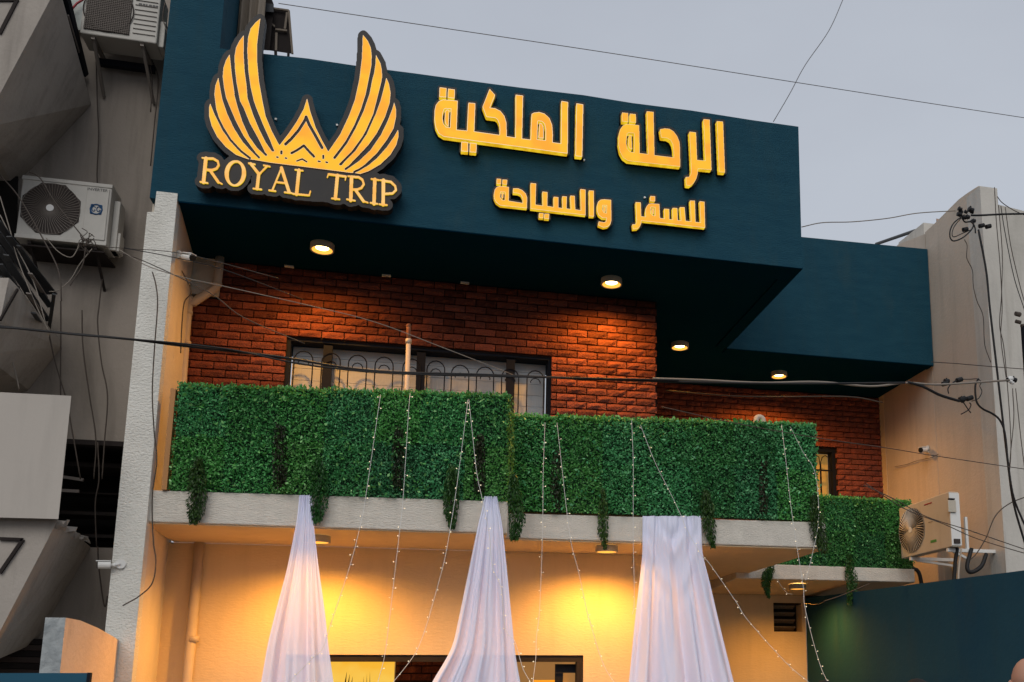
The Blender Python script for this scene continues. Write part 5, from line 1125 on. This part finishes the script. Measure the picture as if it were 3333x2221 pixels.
for x, y in ((1260,670),(1370,660)):
    p = at(*Zs([(x,y)])[0], Y=9.3); MB().cyl(p-Vector((.035,0,.01)), p+Vector((.035,0,.015)), .028, 12).build('insulator', M['cable'], I3)
loops_(Zs([(1240,680),(1290,730),(1350,820),(1390,870)]), .007, I3, Y=9.3); loops_(Zs([(1370,720),(1390,760),(1350,830),(1245,890)]), .007, I3, Y=9.3)
loops_(Zs([(1260,380),(1380,380),(1480,375),(1540,420),(1520,480),(1550,560),(1500,660),(1400,700)]), .0055, I3, Y=9.3)
insul(3292, 1240, 9.6, 'white and black cable connector on the right pier', 6, 4, True, .045)
# dark pole head at the right edge
PH = empty('pole_fitting', tuple(at(3322, 1100, Y=9.0)), 'dark pole fitting cut off by the right edge of the photo', 'pole')
p = at(3340, 1065, Y=9.0); q = at(3338, 1260, Y=9.0)
MB().cyl((p.x, 9.0, p.z), (q.x+.06, 9.0, q.z), .06, 14).build('pole_tube', M['blue'] if False else M['dark'], PH)
mb = MB(); r = random.Random(4)
for i in range(6): 
    c = at(3322+r.uniform(-14,12), 1045+r.uniform(-28,28), Y=9.0); mb.cyl(c-Vector((.03,0,0)), c+Vector((.03,0,r.uniform(-.02,.02))), .022, 8)
mb.build('bolt_bracket', M['cable_g'], PH)

# ------------------------------------------------------------------ things on the roof behind the fascia
RC = empty('roof_curtain', tuple(at(770, 150, Y=10.3)), 'grey brown striped curtain hanging behind the fascia beside the teal pier', 'curtain')
a, b = at(715, 165, Y=10.3), at(850, 165, Y=10.3); n = 40; vs = []
for j in range(2):
    for i in range(n):
        u = i/(n-1); vs.append((a.x-.05+(b.x-a.x+.05)*u, 10.3+.03*math.sin(u*34)+.015*math.sin(u*71), (8.0, 9.6)[j]))
me = bpy.data.meshes.new('cloth'); me.from_pydata(vs, [], [(i, i+1, n+i+1, n+i) for i in range(n-1)]); o = link('cloth', me, M['curt_g'], RC, True)
sm = o.modifiers.new('thick', 'SOLIDIFY'); sm.thickness = .01
RB = empty('roof_cabinet', tuple(at(880, 176, Y=10.6)), 'dark brown metal cabinet on legs on the roof behind the left wing', 'cabinet')
MB().hull(S2([(806,-60,10.5),(862,-60,10.5),(866,14,10.5),(891,14,10.5),(891,27,10.5),(877,165,10.5),(806,160,10.5),(806,-60,11.0),(862,-60,11.0),(877,165,11.0),(806,160,11.0)])).build('cabinet_side', M['darkbrown'], RB)
MB().hull(S2([(878,24,10.6),(940,36,10.6),(952,176,10.6),(872,164,10.6),(878,24,10.9),(940,36,10.9),(952,176,10.9),(872,164,10.9)])).build('cabinet_box', M['darkbrown'], RB)
mb = MB(); m3 = lambda x, y: at(660+x/6.92, y/6.92, Y=10.57)
for a, b in (((1590,195),(1940,245)),((1640,670),(1900,700)),((1900,290),(1850,660)),((1660,750),(1650,1150)),((1500,520),(1620,600)),((1940,245),(2020,1215))): mb.bar(m3(*a), m3(*b), .022, .02)
mb.build('cabinet_frame', M['curt_g'], RB)
MB().bar(m3(1640,1150), m3(1645,1300), .03).bar(m3(1930,1190), m3(1925,1320), .025).build('cabinet_leg', M['darkbrown'], RB)
MB().hull(S2([(862,10,10.45),(889,14,10.45),(891,40,10.45),(864,38,10.45),(862,10,10.6),(889,14,10.6),(891,40,10.6),(864,38,10.6)])).build('cabinet_bracket', M['slat'], RB)

# ------------------------------------------------------------------ people: heads just above the lower edge
def person(px, py, Y, hgt, label, shirt, hair, yaw=0.):
    """px,py = top of the head in the photo"""
    p = at(px, py, Y=Y); k = p.z/1.75; bx, by = p.x, Y
    root = empty('person', (bx, by, .13), label, 'person'); R = Matrix.Rotation(yaw, 3, 'Z')
    J = [((0,0,.95),(.15,.11)),((0,0,1.18),(.15,.105)),((0,0,1.36),(.17,.10)),((0,0,1.47),(.06,.06)),((0,-.01,1.55),(.062,.065)),
         ((.19,0,1.38),(.055,.055)),((.24,.02,1.12),(.042,.042)),((.25,-.05,.88),(.032,.032)),((.25,-.08,.80),(.035,.02)),((-.19,0,1.38),(.055,.055)),((-.24,.02,1.12),(.042,.042)),((-.25,-.05,.88),(.032,.032)),((-.25,-.08,.80),(.035,.02)),
         ((.09,0,.86),(.085,.09)),((.10,0,.50),(.055,.06)),((.10,.02,.12),(.04,.045)),((.10,-.12,.06),(.04,.03)),((-.09,0,.86),(.085,.09)),((-.10,0,.50),(.055,.06)),((-.10,.02,.12),(.04,.045)),((-.10,-.12,.06),(.04,.03))]
    E_ = [(0,1),(1,2),(2,3),(3,4),(2,5),(5,6),(6,7),(7,8),(2,9),(9,10),(10,11),(11,12),(0,13),(13,14),(14,15),(15,16),(0,17),(17,18),(18,19),(19,20)]
    me = bpy.data.meshes.new('body'); me.from_pydata([tuple(R@Vector((x*k, y*k, z*k))+Vector((bx, by, 0))) for (x,y,z), _ in J], E_, []); me.update()
    o = bpy.data.objects.new('body', me); C.objects.link(o); me.materials.append(shirt)
    sk = o.modifiers.new('skin', 'SKIN'); 
    for i, (_, rr) in enumerate(J): me.skin_vertices[0].data[i].radius = (rr[0]*k, rr[1]*k)
    me.skin_vertices[0].data[0].use_root = True; sb = o.modifiers.new('sub', 'SUBSURF'); sb.levels = 2; sb.render_levels = 2; par(o, root)
    hc = Vector((bx, by, p.z-.115*k)); mb = MB().ball((0,0,0), .1, 20, 0)
    vs = []
    for v in mb.v:
        x, y, z = v; y2 = y*1.02; s = 1.0
        if z < 0: s = 1-.28*(-z/.1)
        x2 = x*.76*s; y2 = y2*s*.98+(-.012 if z < 0 else 0); z2 = z*1.16
        if y < -.07 and abs(x) < .02 and -.03 < z < .02: y2 -= .018
        vs.append(R@Vector((x2*k, y2*k, z2*k))+hc)
    for sx in (-1, 1):
        pass
    mb.v = [tuple(v) for v in vs]
    for sx in (-1, 1):
        e = R@Vector((sx*.078*k, .01*k, -.01*k))+hc; mb.ball(e, .022*k, 8, 0, (.45,.8,1.3))
        e = R@Vector((sx*.03*k, -.088*k, .008*k))+hc; mb.ball(e, .010*k, 8, 1)
    mb.tube([R@Vector((x*k, -.088*k, -.055*k))+hc for x in (-.025, 0, .025)], .005*k, 5, 1)
    mb.build('head', [M['skin'], M['hair']], root, smooth=True)
    if hair:
        hb = MB().ball((0,0,0), .105, 20, 0); vs = []
        for x, y, z in hb.v:
            zz_ = max(z, -.03 if y > .0 else .035); vs.append(R@Vector((x*.80*k, (y*1.03+.006)*k, zz_*1.16*k))+hc)
        hb.v = [tuple(v) for v in vs]; hb.build('hair', M['hair'], root, smooth=True)
    return root
person(3342, 2143, 4.2, 1.8, 'bald person at the bottom right corner, head top just in frame', M['cloth_l'], False, 2.6)
person(2987, 2212, 5.0, 1.8, 'dark haired person in front of the teal side wall, only hair top in frame', M['cloth_d'], True, .3)
person(2684, 2217, 5.6, 1.8, 'dark haired person below the vent end light string, only hair top in frame', M['cloth_d'], True, -.2)
